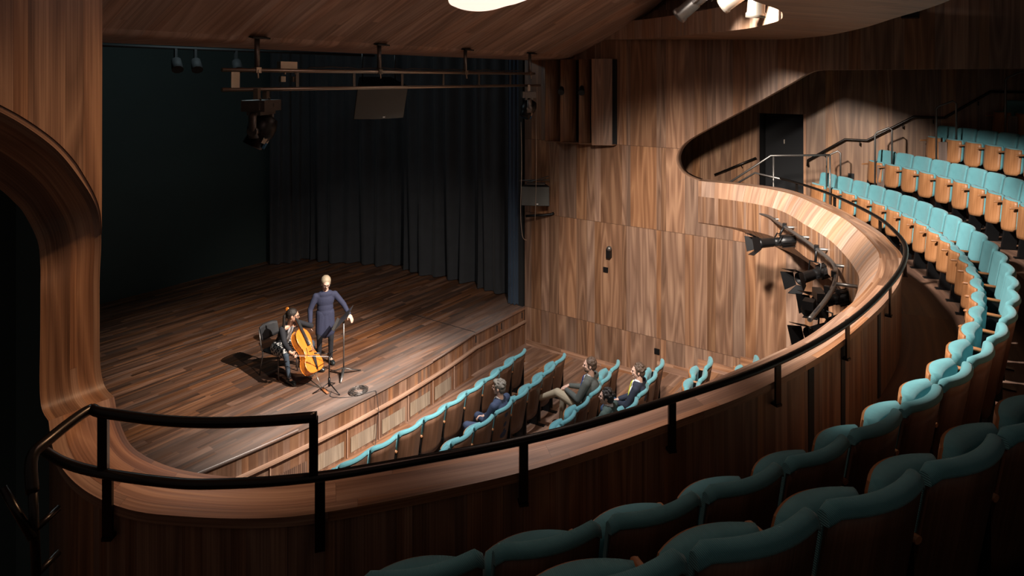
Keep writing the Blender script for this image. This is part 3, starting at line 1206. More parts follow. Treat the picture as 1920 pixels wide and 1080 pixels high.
# raised guard loop at the near left end
gl = thing('guard_rail_loop', 'dark raised rail above the parapet at the near left corner', 'handrail', (1.5, 3.0, 4.33))
up = catmull([(1.05, 3.15, 4.44), (1.07, 3.22, 4.55), (1.15, 3.27, 4.575), (1.351, 3.395, 4.58), (1.38, 3.32, 4.58), (1.5, 3.035, 4.58), (1.63, 2.815, 4.58), (1.78, 2.63, 4.58), (1.935, 2.475, 4.58)], 5)
b = MB()
b.tube(up, .024, 10)
part(b, 'rail', 'rail', gl)
for (x, y) in ((1.385, 3.315), (1.925, 2.485)):
    b = MB()
    b.box((x, y, 4.44), (.04, .04, .27), rot=(0, 0, .9))
    part(b, 'post', 'rail', gl)
# wall brackets and short handrail seen in the dark at far left
hr = thing('bracket_rail', 'short dark handrail with brackets in the gloom at far left', 'handrail', (1.02, 3.2, 4.3))
b = MB()
b.tube([(1.05, 3.15, 4.45), (1.06, 3.14, 4.1)], .018, 8)
b.tube([(.98, 3.25, 4.46), (1.04, 3.12, 4.27)], .016, 8)
part(b, 'rail', 'rail', hr)
for z in (4.29, 4.10):
    b = MB()
    b.tube([(1.055, 3.14, z), (1.16, 3.2, z + .01)], .014, 8)
    part(b, 'bracket', 'rail', hr)

# guard rail above the parapet at the far right corner by the door
fr = thing('guard_rail', 'slim double steel guard rail in front of the dark doorway', 'handrail', (13.2, 3.4, 3.33))
b = MB()
b.tube([(12.98, 4.25, 3.9), (13.15, 3.25, 4.66), (13.55, 2.28, 4.7)], .02, 8)
b.tube([(12.98, 4.05, 3.95), (12.98, 3.5, 4.33), (12.62, 2.9, 4.30)], .018, 8)
part(b, 'rail', 'darksteel', fr)
for (x, y, z0, z1) in ((13.15, 3.2, 3.33, 4.64), (13.55, 2.28, 3.33, 4.7)):
    b = MB()
    b.tube([(x, y, z0), (x, y, z1)], .018, 8)
    part(b, 'post', 'darksteel', fr)
# handrail on the aisle wall, stepping up with the rows
wr = thing('wall_handrail', 'long dark handrail climbing the aisle wall beside the balcony rows', 'handrail', (14.85, 1.5, 3.33))
P = [(14.86, 2.93, 4.30), (14.86, 2.93, 4.42), (14.86, 2.22, 4.90), (14.86, 1.82, 4.90), (14.86, 1.02, 5.40), (14.86, .52, 5.40), (14.86, -.18, 5.90), (14.86, -.7, 5.90), (14.86, -1.6, 6.45)]
b = MB()
b.tube(P, .024, 8)
part(b, 'rail', 'rail', wr)
for y, z in ((2.6, 4.6), (1.95, 4.86), (1.2, 5.24), (.7, 5.36), (0.0, 5.72)):
    b = MB()
    b.tube([(14.86, y, z), (14.87, y, z - .07), (14.95, y, z - .07)], .012, 6)
    part(b, 'bracket', 'rail', wr)
wr2 = thing('stair_handrail', 'short dark handrail sloping down the aisle wall left of the doorway', 'handrail', (14.85, 4.5, 3.33))
b = MB()
b.tube([(14.86, 3.98, 4.40), (14.86, 4.9, 3.95)], .024, 8)
part(b, 'rail', 'rail', wr2)
b = MB()
b.tube([(14.86, 4.3, 4.2), (14.95, 4.3, 4.14)], .012, 6)
part(b, 'bracket', 'rail', wr2)
# hoops at the aisle ends of the rows
for k, (x, y1, y2, zf, zt, nm) in enumerate(((14.2, 2.45, 2.2, 3.33, 4.66, 'front'), (14.15, 1.60, 1.32, 3.83, 5.16, 'second'), (14.1, .62, .32, 4.33, 5.68, 'third'), (14.1, -.38, -.66, 4.83, 6.2, 'fourth'))):
    h = thing('aisle_hoop', 'tall slim steel hoop at the aisle end of the %s balcony row' % nm, 'handrail', (x, y1, zf), group='steel hoops at the balcony row ends')
    b = MB()
    b.tube([(0, 0, 0), (0, 0, zt - zf - .09), (0, -.03, zt - zf - .04), (0, y2 - y1 + .05, zt - zf + .06), (0, y2 - y1, zt - zf + .02), (0, y2 - y1, .7)], .016, 8)
    b.build('tube', 'darksteel', h)
    b = MB()
    b.box((0, -.1, .42), (.04, .13, .5))
    b.build('end_panel', 'plyd', h)

# ================================================================== STAGE CURTAINS
def curtain(name, pts, z1, amp, pitch, mat, label, top=0):
    b = MB()
    # walk the path, add pleats normal to it
    P = [Vector((x, y, 0)) for x, y in pts]
    L = sum((P[i + 1] - P[i]).length for i in range(len(P) - 1))
    n = int(L / pitch * 8)
    rows = []
    zs = [.87, 1.2, 2, 3.2, 4.8, z1]
    rng = random.Random(name + str(pts[0]))
    ph = [rng.uniform(.6, 1.3) for _ in range(400)]
    for i in range(n + 1):
        s = i / n * L
        acc = 0
        for a, c in zip(P, P[1:]):
            l = (c - a).length
            if s <= acc + l + 1e-6:
                p = a + (c - a) * ((s - acc) / l)
                d = (c - a).normalized()
                break
            acc += l
        nn = Vector((-d.y, d.x, 0))
        r = []
        for z in zs:
            f = math.sin(2 * PI * s / pitch + .5 * math.sin(s * 2.1)) * amp * ph[int(s / pitch) % 400]
            f += math.sin(2 * PI * s / pitch * .37 + z * .5) * amp * .7
            f *= (1.25 - .12 * z * .5)
            q = p + nn * f
            r.append((q.x, q.y, z))
        rows.append(r)
    b.grid(rows)
    return tag(b.build(name, mat), label, 'curtain', 'stage curtains')


curtain('stage_curtain', [(12.47, 8.98), (12.6, 8.72)], 8.8, .03, .09, 'curtain_blue', 'narrow blue-black curtain leg hanging against the side wall at the stage edge')
curtain('stage_curtain', [(12.9, 10.25), (13.05, 9.2)], 8.8, .08, .36, 'curtain', 'black pleated curtain just behind the blue-black leg on the right of the stage')
curtain('stage_curtain', [(12.95, 12.9), (13.25, 10.4)], 8.8, .10, .42, 'curtain', 'wide black pleated curtain in the middle of the right side of the stage')
curtain('stage_curtain', [(12.1, 15.8), (13.3, 13.1)], 8.8, .10, .45, 'curtain', 'dark pleated curtain towards the back right corner of the stage')
curtain('stage_curtain', [(11.15, 16.3), (12.3, 16.0)], 8.8, .07, .3, 'curtain', 'dark green-black curtain hanging on the back wall right of centre')

# ================================================================== RIG OVER THE STAGE FRONT
YB = 7.2
tr = thing('lighting_truss', 'long two-tube steel ladder bar hanging below the sloping ceiling', 'lighting bar', (7.6, YB, 6.12))
b = MB()
b.tube([(4.28, YB, 6.238), (10.9, YB, 6.238)], .024, 10)
part(b, 'tube', 'steel', tr)
b = MB()
b.tube([(4.28, YB, 6.005), (11.1, YB, 6.005)], .024, 10)
part(b, 'tube', 'steel', tr)
for i, x in enumerate((4.45, 5.32, 6.27, 7.22, 8.17, 9.12, 10.07)):
    b = MB()
    b.box((x, YB, 6.12), (.11 if i == 0 else .045, .012, .20))
    part(b, 'rung', 'darksteel' if i else 'steel', tr)
for i, x in enumerate((4.74, 6.75, 8.74, 10.73)):
    h = thing('truss_hanger', '%s black ceiling hanger of the ladder bar, counted from the left' % ORD[i + 1], 'hanger', (x, YB, 6.66), group='ceiling hangers of the ladder bar')
    b = MB()
    b.box((0, 0, -.012), (.24, .2, .02), rot=(.2, 0, 0))
    b.build('ceiling_plate', 'black', h)
    b = MB()
    b.tube([(0, 0, -.02), (0, 0, -.42)], .032, 10)
    b.build('drop_tube', 'darksteel', h)
    b = MB()
    b.box((0, 0, -.42), (.07, .08, .07))
    b.tube([(-.01, -.03, -.42), (-.02, -.05, -.52)], .012, 6)
    b.build('clamp', 'steel', h)
jb = thing('junction_box', 'grey metal junction box clamped on the left part of the ladder bar', 'junction box', (5.22, YB + .05, 6.24))
b = MB()
b.box((0, .02, .055), (.25, .08, .12))
b.build('box', 'steel', jb)
for s in (-1, 1):
    b = MB()
    b.box((s * .09, 0, -.11), (.07, .05, .07))
    b.tube([(s * .08, -.04, .02), (s * .08, -.04, -.05)], .016, 6)
    b.build('clamp', 'steel', jb)
b = MB()
pts = []
for k in range(60):
    x = 5.5 + k * .085
    pts.append((x, YB + .02, 6.275 + .02 * abs(math.sin(k * .31)) + .006 * math.sin(k * 1.7)))
b.tube(pts, .009, 6)
tag(b.build('truss_cable', 'plastic'), 'black cable running along the top tube of the ladder bar', 'cable')


def moving_head(loc, s, yaw, label):
    t = thing('moving_head_light', label, 'stage light', loc, yaw, 'moving head lights on the ladder bar')
    b = MB()
    b.box((0, 0, -.16 * s), (.42 * s, .26 * s, .12 * s))
    b.box((0, 0, -.16 * s), (.46 * s, .16 * s, .085 * s))
    b.box((.06 * s, -.134 * s, -.155 * s), (.12 * s, .012 * s, .035 * s))
    base = b.build('base', 'darksteel', t)
    for k in (-1, 1):
        b = MB()
        b.box((k * .11 * s, 0, -.03 * s), (.07 * s, .05 * s, .12 * s))
        b.tube([(k * .11 * s - .03, 0, -.06 * s), (k * .11 * s + .04, -.03, -.09 * s)], .015 * s, 6)
        b.build('clamp', 'steel', t)
    b = MB()
    for k in (-1, 1):
        b.tube([(k * .17 * s, 0, -.22 * s), (k * .215 * s, 0, -.27 * s), (k * .22 * s, 0, -.40 * s), (k * .19 * s, 0, -.50 * s)], [.03 * s, .036 * s, .034 * s, .045 * s], 8, flat=(.55, 1.3))
        b.tube([(k * .17 * s, 0, -.43 * s), (k * .23 * s, 0, -.43 * s)], .055 * s, 10)
    b.box((0, 0, -.235 * s), (.38 * s, .15 * s, .05 * s))
    b.build('yoke', 'darksteel', t)
    b = MB()
    wd_ = Matrix.Rotation(-yaw, 3, 'Z') @ Vector((-.42, .18, -.85))
    d = wd_.normalized()
    c0 = Vector((0, 0, -.42 * s))
    b.lathe([(.05 * s, -.17 * s), (.11 * s, -.15 * s), (.145 * s, -.06 * s), (.15 * s, .03 * s), (.125 * s, .09 * s), (.105 * s, .12 * s), (.11 * s, .20 * s), (.09 * s, .21 * s)], c0, d, 14)
    hd = b.build('head', 'black', t)
    b = MB()
    b.lathe([(.01, .212 * s), (.088 * s, .213 * s)], c0, d, 14, cap=False)
    b.build('lens', 'lens', hd)
    sd = d.cross(Vector((0, 0, 1))).normalized()
    u2 = sd.cross(d)
    for k in range(6):
        a = -2.6 + k * .55
        b = MB()
        off = (sd * math.cos(a) + u2 * math.sin(a))
        tn = d.cross(off)
        mm = Matrix((tn, off, d)).transposed().to_4x4()
        b.box((0, 0, 0), (.055 * s, .02 * s, .07 * s), mat4=Matrix.Translation(c0 + off * .118 * s + d * (.10 + .05 * (k % 2)) * s) @ mm)
        b.build('trim_panel', 'bluelens' if k % 2 else 'steel', hd)
    reg(t)
    return t


moving_head((4.80, YB, 5.985), 1.12, .55, 'large black moving head light hanging at the left end of the ladder bar')
moving_head((10.68, YB, 5.985), 1.0, .7, 'smaller-looking moving head light at the far right end of the ladder bar')


def speaker(loc, rot, size, label, group=None):
    w, d, h = size
    t = thing('loudspeaker', label, 'loudspeaker', loc, 0)
    t.rotation_euler = rot
    b = MB()
    # trapezoid cabinet, front faces local -Y
    f = [(-w / 2, -d / 2), (w / 2, -d / 2), (w * .32, d / 2), (-w * .32, d / 2)]
    b.prism(f, lambda x, y, k: Vector((x, y, -h / 2 + k)), h)
    b.build('cabinet', 'black', t)
    b = MB()
    rows = []
    for i in range(9):
        s = -1 + i / 4
        yy = -d / 2 - .012 - .03 * (1 - s * s)
        rows.append([(w / 2 * s * .98, yy, -h / 2 + .015), (w / 2 * s * .98, yy, h / 2 - .015)])
    b.grid(rows)
    for z in (-h / 2 + .012, h / 2 - .012):
        b.grid([[(r[0][0], r[0][1], z), (r[0][0], -d / 2, z)] for r in rows], smooth=False)
    b.build('grille', 'grille', t)
    b = MB()
    b.box((w * .08, -d / 2 - .045, -h / 2 + .05), (.04, .006, .025))
    b.build('badge', 'whiteled', t)
    return t


cab = speaker((8.15, 8.75, 5.80), (R_(22), 0, R_(-24)), (.92, .45, .62), 'flat-fronted grey loudspeaker hanging behind the middle of the ladder bar')
b = MB()
for s in (-1, 1):
    b.tube([(s * .3, 0, .3), (s * .3, .25, .9)], .012, 6)
b.build('suspension', 'black', cab)
sw = speaker((12.25, 8.05, 3.55), (0, 0, R_(-62)), (.62, .34, .44), 'grey loudspeaker on a bracket at the stage end of the side wall')
b = MB()
b.tube([(-.38, .05, .30), (.30, .05, .33)], .018, 8)
b.tube([(-.2, -.08, .27), (.28, -.02, .42)], .014, 8)
b.box((0, 0, .25), (.4, .2, .03))
b.build('bracket', 'darksteel', sw)
b = MB()
b.tube([(12.2, 8.3, 3.05), (12.4, 7.95, 3.08), (12.5, 7.8, 3.1), (12.53, 7.75, 3.13)], .03, 8)
tag(b.build('wall_pipe', 'black'), 'short black pipe arm on the wall beneath the bracketed loudspeaker', 'pipe')
for nm, pts, lab in (('left', [(10.50, 7.25, 5.3), (10.52, 7.25, 4.4), (10.5, 7.26, 3.6), (10.52, 7.25, 3.2), (10.58, 7.25, 3.02), (10.7, 7.25, 2.96)], 'thin white cable hanging down from the far moving head and curling at its end'),
                     ('right', [(10.95, 7.2, 5.9), (10.96, 7.2, 4.2), (10.95, 7.22, 3.3)], 'thin grey cable hanging in front of the bracketed loudspeaker')):
    b = MB()
    b.tube(catmull(pts, 5), .006, 6)
    tag(b.build('hanging_cable', 'steel'), lab, 'cable')

# angled timber boxes on the upper side wall
for i, (y0, y1) in enumerate(((7.76, 7.40), (7.37, 6.93), (6.91, 6.64), (6.61, 6.20))):
    b = MB()
    f = (.72, .62, .6, .92)[i]
    ym = y0 + (y1 - y0) * f
    t = thing('acoustic_vane', '%s upright walnut acoustic box on the upper side wall, counted from the stage' % ORD[i + 1], 'wall box', (12.54, (y0 + y1) / 2, 4.76), group='acoustic boxes on the side wall')
    pr = [(12.20, y0), (12.18, y0 - .03), (12.36, ym), (12.40, ym), (12.24, y0)]
    b.prism([(12.19, y0), (12.38, ym), (12.40, ym + .02), (12.22, y0 + .012)], lambda x, y, k: Vector((x, y, 4.755 + k)), 1.80, side=True)
    b.prism([(12.19, y0), (12.54, y0), (12.54, y0 + .015), (12.19, y0 + .015)], lambda x, y, k: Vector((x, y, 4.755 + k)), 1.80, side=True)
    part(b, 'board', 'front', t)
    b = MB()
    b.prism([(12.53, y0), (12.53, y1), (12.545, y1), (12.545, y0)], lambda x, y, k: Vector((x, y, 4.76 + k)), 1.79, side=True)
    part(b, 'recess_lining', 'velvet', t)
    b = MB()
    b.prism([(12.19, y0), (12.19 + .19 * f, ym), (12.40, y1), (12.54, y1), (12.54, y0)], lambda x, y, k: Vector((x, y, 4.745 + k)), .015)
    part(b, 'bottom_board', 'front', t)
for i, (y, z) in enumerate(((7.35, 5.9), (6.85, 5.9))):
    t = thing('accent_spotlight', 'small black spotlight tucked between the acoustic boxes, %s one' % ('left' if i == 0 else 'right'), 'spotlight', (12.18, y, z), group='small lights between the acoustic boxes')
    b = MB()
    b.lathe([(.05, -.1), (.06, 0), (.07, .1)], (0, 0, 0), (-.6, -.3, -.5), 10)
    b.build('body', 'black', t)
    b = MB()
    b.tube([(0, 0, 0), (.1, .02, .03), (.37, .02, .05)], .012, 6)
    b.build('bracket', 'black', t)
t = thing('stage_lighting_bar', 'faint dark pipe with small lamps high in the gloom at upper left of the stage', 'lighting bar', (8.0, 13.0, 6.9))
b = MB()
b.tube([(3.0, 13.0, 6.75), (12.0, 13.0, 6.75)], .03, 8)
part(b, 'pipe', 'dark', t)
for x in (6.75, 7.15, 8.05):
    b = MB()
    b.box((x, 13, 6.62), (.05, .05, .25))
    b.lathe([(.09, -.12), (.10, 0), (.11, .14)], (x, 12.95, 6.42), (-.2, -.6, -.7), 10)
    part(b, 'lamp', 'dark', t)
# camera dome and sockets
t = thing('wall_camera', 'small black camera bracketed on the side wall', 'camera', (12.55, 6.37, 2.5))
b = MB()
b.box((-.05, 0, -.05), (.1, .09, .2))
b.build('bracket', 'black', t)
b = MB()
b.ball((-.1, -.03, .06), .055)
b.build('dome', 'darksteel', t)
for (x, y, z, lab) in ((12.54, 6.47, 2.07, 'small black socket plate just below the wall camera'), (12.54, 5.31, .61, 'black socket plate low on the side wall by the stalls'),
                       (14.94, 2.12, 4.15, 'black socket plate on the aisle wall left of the handrail hoop'), (14.94, 1.1, 6.5, 'small dark sensor box high on the dark aisle wall')):
    b = MB()
    b.box((x, y, z), (.02, .11, .11))
    b.box((x - .012, y, z), (.01, .08, .08))
    tag(b.build('wall_socket', 'black'), lab, 'socket')
b = MB()
b.box((12.40, .9, 7.2), (.25, .24, .16))
tag(b.build('ceiling_monitor', 'black'), 'small black box under the ceiling at the dark upper right', 'wall box')


# ================================================================== PROFILE SPOTS
def profile_spot(name, loc, d, s, label, group, barn=True, mat='black', hang=None):
    """ellipsoidal lantern pointing along d from loc (its middle)"""
    t = thing(name, label, 'spotlight', loc, 0, group)
    d = Vector(d).normalized()
    q = d.to_track_quat('Z', 'Y').to_matrix().to_4x4()
    b = MB()
    b.lathe([(.05 * s, -.34 * s), (.085 * s, -.33 * s), (.095 * s, -.22 * s), (.095 * s, -.10 * s), (.065 * s, -.07 * s), (.07 * s, -.05 * s),
             (.07 * s, .02 * s), (.06 * s, .03 * s), (.075 * s, .05 * s), (.08 * s, .24 * s), (.09 * s, .25 * s), (.09 * s, .29 * s), (.07 * s, .29 * s), (.065 * s, .22 * s)], (0, 0, 0), d, 14)
    for k in range(6):
        a = k * PI / 3
        c = q @ Vector((math.cos(a) * .10 * s, math.sin(a) * .10 * s, -.2 * s))
        b.box(c, (.012 * s, .012 * s, .24 * s), rot=q.to_euler())
    b.box(q @ Vector((0, -.02 * s, 0)), (.20 * s, .03 * s, .09 * s), rot=q.to_euler())
    body = b.build('barrel', mat, t)
    b = MB()
    b.lathe([(.005, .235 * s), (.066 * s, .23 * s)], (0, 0, 0), d, 14, cap=False)
    b.build('lens', 'lens', body)
    if barn:
        for k in range(4):
            a = k * PI / 2 + .2
            b = MB()
            c = Vector((math.cos(a), math.sin(a), 0))
            tt = Vector((-math.sin(a), math.cos(a), 0))
            p = [c * .09 + tt * .09 + Vector((0, 0, .29)), c * .09 - tt * .09 + Vector((0, 0, .29)), c * .17 - tt * .13 + Vector((0, 0, .44)), c * .17 + tt * .13 + Vector((0, 0, .44))]
            f1 = [q @ (x * s) for x in p]
            f2 = [q @ ((x + c * .006) * s) for x in p]
            b.face(f1)
            b.face(f2[::-1])
            for i in range(4):
                j = (i + 1) % 4
                b.face([f1[i], f1[j], f2[j], f2[i]])
            b.build('barn_door', mat, t)
    if hang is not None:
        h = Vector(hang) - Vector(loc)
        b = MB()
        side = d.cross(Vector((0, 0, 1))).normalized()
        top = h * .45
        b.tube([side * .1 * s, side * .1 * s + top, -side * .1 * s + top, -side * .1 * s], .012 * s, 6)
        b.tube([top, h], .02 * s, 6)
        b.box(h, (.06 * s, .06 * s, .08 * s))
        b.build('yoke', 'black' if mat == 'black' else mat, t)
    return t


# three bright lanterns in the ceiling slot
profile_spot('profile_spotlight', (8.6, 3.05, 7.2), (.1, .86, -.62), 1.25, 'leftmost of the lanterns in the ceiling slot, dark bronze barrel pointing down left', 'lanterns in the ceiling slot', False, 'darksteel', (8.6, 3.05, 7.7))
profile_spot('profile_spotlight', (8.12, 2.3, 7.2), (.0, .9, -.55), 1.15, 'middle silver lantern in the ceiling slot pointing down left', 'lanterns in the ceiling slot', False, 'steel', (8.12, 2.3, 7.75))
profile_spot('profile_spotlight', (7.6, 2.02, 7.17), (.12, .1, -1), 1.2, 'rightmost silver lantern in the ceiling slot hanging straight down', 'lanterns in the ceiling slot', False, 'steel', (7.6, 2.02, 7.75))
b = MB()
b.tube([(4, 1.95, 7.75), (6.5, 2.1, 7.75), (7.95, 2.5, 7.75), (8.6, 3.05, 7.75), (9.4, 3.8, 7.75)], .024, 8)
tag(b.build('slot_bar', 'black'), 'black pipe inside the ceiling slot carrying the lanterns', 'lighting bar')
b = MB()
b.ball((8.15, 2.75, 7.35), (.14, .16, .18))
b.box((8.1, 2.8, 7.5), (.2, .25, .2))
tag(b.build('slot_projector', 'black'), 'round black fitting between the two left lanterns in the ceiling slot', 'stage light')

# curved boom below the balcony front with its lanterns
bm_ = catmull([(12.46, 3.40), (12.2, 3.05), (11.78, 2.80), (11.3, 2.50), (10.8, 2.20), (10.25, 1.90), (9.6, 1.58), (8.9, 1.43), (8.1, 1.38), (7.2, 1.40)], 6)
t = thing('curved_lighting_bar', 'curved dark pipe running below the balcony front at right', 'lighting bar', (11, 2.04, 3.65))
b = MB()
b.tube([(x, y, 3.68) for x, y in bm_], .026, 10)
part(b, 'pipe', 'darksteel', t)
for i in (9, 16, 23, 30, 37, 44):
    x, y = bm_[i]
    v = Vector((x - CX, y - CY, 0)).normalized()
    b = MB()
    b.tube([(x, y, 3.68), (x + v.x * .3, y + v.y * .3, 3.68)], .022, 8)
    part(b, 'standoff', 'darksteel', t)
b = MB()
pts = [(x + .01 * math.sin(i * 1.3), y, 3.685 + .012 * math.sin(i * .9)) for i, (x, y) in enumerate(bm_[8:])]
b.tube(pts, .014, 6)
tag(b.build('boom_cable', 'plastic'), 'bundle of black cable taped along the curved pipe', 'cable')
G = 'lanterns on the curved pipe'
profile_spot('boom_spotlight', (11.32, 2.72, 3.45), (-.6, .8, -.08), 1.0, 'farthest lantern on the curved pipe, with barn doors, nearest the side wall', G, True, 'black', (11.5, 2.62, 3.70))
profile_spot('boom_spotlight', (10.2, 1.92, 3.33), (-.82, .5, -.12), 1.0, 'second lantern from the side wall on the curved pipe, barn doors wide open', G, True, 'black', (10.25, 1.9, 3.70))
profile_spot('boom_spotlight', (9.12, 1.50, 3.34), (-.80, .55, -.04), .95, 'third lantern from the side wall on the curved pipe', G, True, 'black', (9.0, 1.47, 3.70))
profile_spot('boom_spotlight', (8.3, 1.45, 3.24), (-.85, .5, -.1), .9, 'nearest lantern on the curved pipe, half hidden by the parapet', G, True, 'black', (8.3, 1.43, 3.70))
b = MB()
b.box((8.5, 1.55, 3.56), (.26, .1, .1), rot=(0, 0, .4))
b.box((8.4, 1.52, 3.42), (.2, .14, .14), rot=(0, 0, .4))
b.lathe([(.05, 0), (.07, .12), (.02, .13)], (8.3, 1.58, 3.44), (-.8, .5, 0), 10)
b.box((8.2, 1.6, 3.52), (.16, .12, .1))
tag(b.build('camcorder', 'black'), 'black video camera clamped among the lanterns at the near end of the curved pipe', 'camera')
#@@PART4
# ================================================================== THE CELLO, CHAIR, STANDS
def place(o, loc, rz):
    o.location = loc
    o.rotation_euler = (0, 0, rz)


# cello built upright: z up the neck, front faces -Y (local)
def cello():
    t = thing('cello', 'orange varnished cello leaning against the seated player', 'cello')
    prof = [(0, .0), (.10, .004), (.17, .03), (.21, .085), (.218, .15), (.20, .215), (.165, .262), (.150, .275), (.158, .285), (.135, .32), (.122, .37), (.128, .425), (.150, .455), (.142, .465),
            (.158, .49), (.172, .55), (.168, .62), (.14, .69), (.09, .735), (.04, .75), (0, .752)]
    out = [(x, z) for x, z in prof] + [(-x, z) for x, z in reversed(prof[1:-1])]
    def plate(name, y0, sgn, mat='cello'):
        b = MB()
        n = len(out)
        c = Vector((0, 0, .37))
        rings = []
        for k, (sc, h) in enumerate(((1.03, 0), (1.03, .006), (.97, .008), (.8, .018), (.55, .026), (.25, .031))):
            rings.append([Vector((x * sc, y0 + sgn * h, c.z + (z - c.z) * sc)) for x, z in out])
        V = b.grid(rings, close=True)
        b.bm.faces.new(V[-1])
        b.bm.faces.new(V[0])
        return b.build(name, mat, t)
    b = MB()
    b.grid([[(x, -.055, z) for x, z in out], [(x, .055, z) for x, z in out]], close=True)
    b.build('ribs', 'cello', t)
    front = plate('front_plate', -.055, -1)
    plate('back_plate', .055, 1)
    b = MB()   # f-holes
    for s in (-1, 1):
        b.tube([(s * .062, -.087, .42), (s * .068, -.087, .41), (s * .075, -.084, .36), (s * .088, -.08, .31), (s * .098, -.077, .305)], .0045, 6)
    b.build('sound_hole', 'dark', front)
    b = MB()   # neck and scroll
    b.tube([(0, -.045, .73), (0, -.062, .80), (0, -.064, .98), (0, -.055, 1.03)], [.026, .018, .016, .018], 8)
    b.tube([(0, -.055, 1.02), (0, -.03, 1.10), (0, .0, 1.16)], [.02, .017, .014], 8)
    b.tube([(0, .03 + .028 * (1 - k / 26) * math.cos(k * .42 + 2.4), 1.175 + .028 * (1 - k / 26) * math.sin(k * .42 + 2.4)) for k in range(22)], .013, 8, flat=(1, 1.5))
    b.build('neck', 'cello', t)
    b = MB()
    for s in (-1, 1):
        for z in (1.06, 1.10):
            b.tube([(s * .01, -.04 + (z - 1.06) * .4, z), (s * .06, -.04 + (z - 1.06) * .4, z), (s * .075, -.04 + (z - 1.06) * .4, z)], [.005, .005, .011], 6)
    b.build('peg', 'dark', t)
    b = MB()
    b.prism([(-.03, .44), (.03, .44), (.019, 1.03), (-.019, 1.03)], lambda x, z, k: Vector((x, -.118 + (z - .44) * .065 + k, z)), .014)
    b.build('fingerboard', 'plastic', t)
    b = MB()
    b.prism([(-.045, 0), (.045, 0), (.035, .05), (.02, .068), (-.02, .068), (-.035, .05)], lambda x, z, k: Vector((x, -.08 - z, .34 + k)), .01)
    b.build('bridge', 'ply', t)
    b = MB()
    b.prism([(-.03, .25), (.03, .25), (.014, .03), (-.014, .03)], lambda x, z, k: Vector((x, -.125 + (.25 - z) * .2 + k, z)), .016)
    b.build('tailpiece', 'plastic', t)
    for i in range(4):
        x = (-.018 + .012 * i)
        b = MB()
        b.tube([(x, -.126, .25), (x * 1.2, -.152, .345), (x * .6, -.088, 1.03)], .0014, 4)
        b.build('string', 'steel', t)
    b = MB()
    b.tube([(0, 0, .01), (0, .0, -.30)], .006, 6)
    b.lathe([(.018, .01), (.016, -.03), (.008, -.04)], (0, 0, 0), (0, 0, 1), 8)
    b.build('endpin', 'steel', t)
    return t


ce = cello()
EP, SC_ = Vector((7.24, 9.12, .85)), Vector((7.14, 9.93, 2.10))
ax = (SC_ - EP).normalized()
nrm = Vector((.22, -.86, .0))
nrm = (nrm - ax * nrm.dot(ax)).normalized()      # direction the front plate faces
xx = (-nrm).cross(ax)
ce.matrix_world = Matrix.Translation(EP + ax * .30) @ Matrix((xx, -nrm, ax)).transposed().to_4x4()
CM = ce.matrix_world.copy()


def stage_chair(loc, rz):
    t = thing('chair', 'black stacking chair with metal legs under the cellist', 'chair', loc, rz)
    b = MB()
    rows = []
    for i in range(7):
        s = -1 + i / 3
        rows.append([(s * .21, -.20 + .04 * t_ * 0 + .40 * t_, .44 + .012 * s * s - .015 * math.sin(t_ * PI) + (.0 if t_ > .1 else .01)) for t_ in [k / 6 for k in range(7)]])
    b.grid(rows)
    b.grid([[(x, y, z - .02) for x, y, z in r] for r in rows])
    b.box((0, 0, .425), (.40, .38, .015))
    b.build('seat', 'plastic', t)
    b = MB()
    rows, rows2 = [], []
    for i in range(9):
        s = -1 + i / 4
        c = -.24 + .03 * s * s
        e = .03 * max(0, abs(s) - .6)
        rows.append([(s * .20, c - .06 * k / 5, .60 + e * 2 + (.26 - e * 4) * k / 5) for k in range(6)])
        rows2.append([(s * .20, c - .06 * k / 5 - .018, .60 + e * 2 + (.26 - e * 4) * k / 5) for k in range(6)])
    b.grid(rows)
    b.grid(rows2)
    b.grid([[rows[i][5] for i in range(9)], [rows2[i][5] for i in range(9)]])
    b.grid([[rows[i][0] for i in range(9)], [rows2[i][0] for i in range(9)]])
    b.build('backrest', 'plastic', t)
    for s in (-1, 1):
        b = MB()
        b.tube([(s * .2, -.29, .80), (s * .21, -.24, .60), (s * .21, -.21, .45), (s * .21, -.19, .43)], .011, 8)
        b.build('back_post', 'darksteel', t)
        b = MB()
        b.tube([(s * .205, .18, .43), (s * .22, .22, 0)], .011, 8)
        b.build('leg', 'darksteel', t)
        b = MB()
        b.tube([(s * .205, -.18, .43), (s * .22, -.25, 0)], .011, 8)
        b.build('leg', 'darksteel', t)
    return t


# music stand
ms = thing('music_stand', 'dark music stand with a tilted desk beside the standing woman', 'music stand', (7.80, 9.23, .85))
b = MB()
b.tube([(0, 0, .05), (0, 0, .95)], .013, 8)
b.build('pole', 'darksteel', ms)
for a in (-20, 100, 220):
    b = MB()
    c, s = math.cos(R_(a)), math.sin(R_(a))
    b.tube([(0, 0, .13), (c * .16, s * .16, .06), (c * .32, s * .32, .012)], [.02, .016, .012], 6, flat=(.5, 1.6))
    b.build('leg', 'darksteel', ms)
b = MB()
# desk tilted, edge-on to the viewer
sx_ = Vector((.40, -.56, .72)).normalized()
sw_ = Vector((.78, .62, .06))
sw_ = (sw_ - sx_ * sw_.dot(sx_)).normalized()
q = Matrix.Translation((0, 0, 1.02)) @ Matrix((sx_, sw_, sx_.cross(sw_))).transposed().to_4x4()
b.box((0, 0, 0), (.36, .50, .006), mat4=q)
b.box((-.178, 0, .028), (.006, .50, .05), mat4=q)
b.build('desk', 'darksteel', ms)
b = MB()
b.tube([(0, 0, .93), (0, 0, 1.0)], .02, 8)
b.build('desk_joint', 'black', ms)
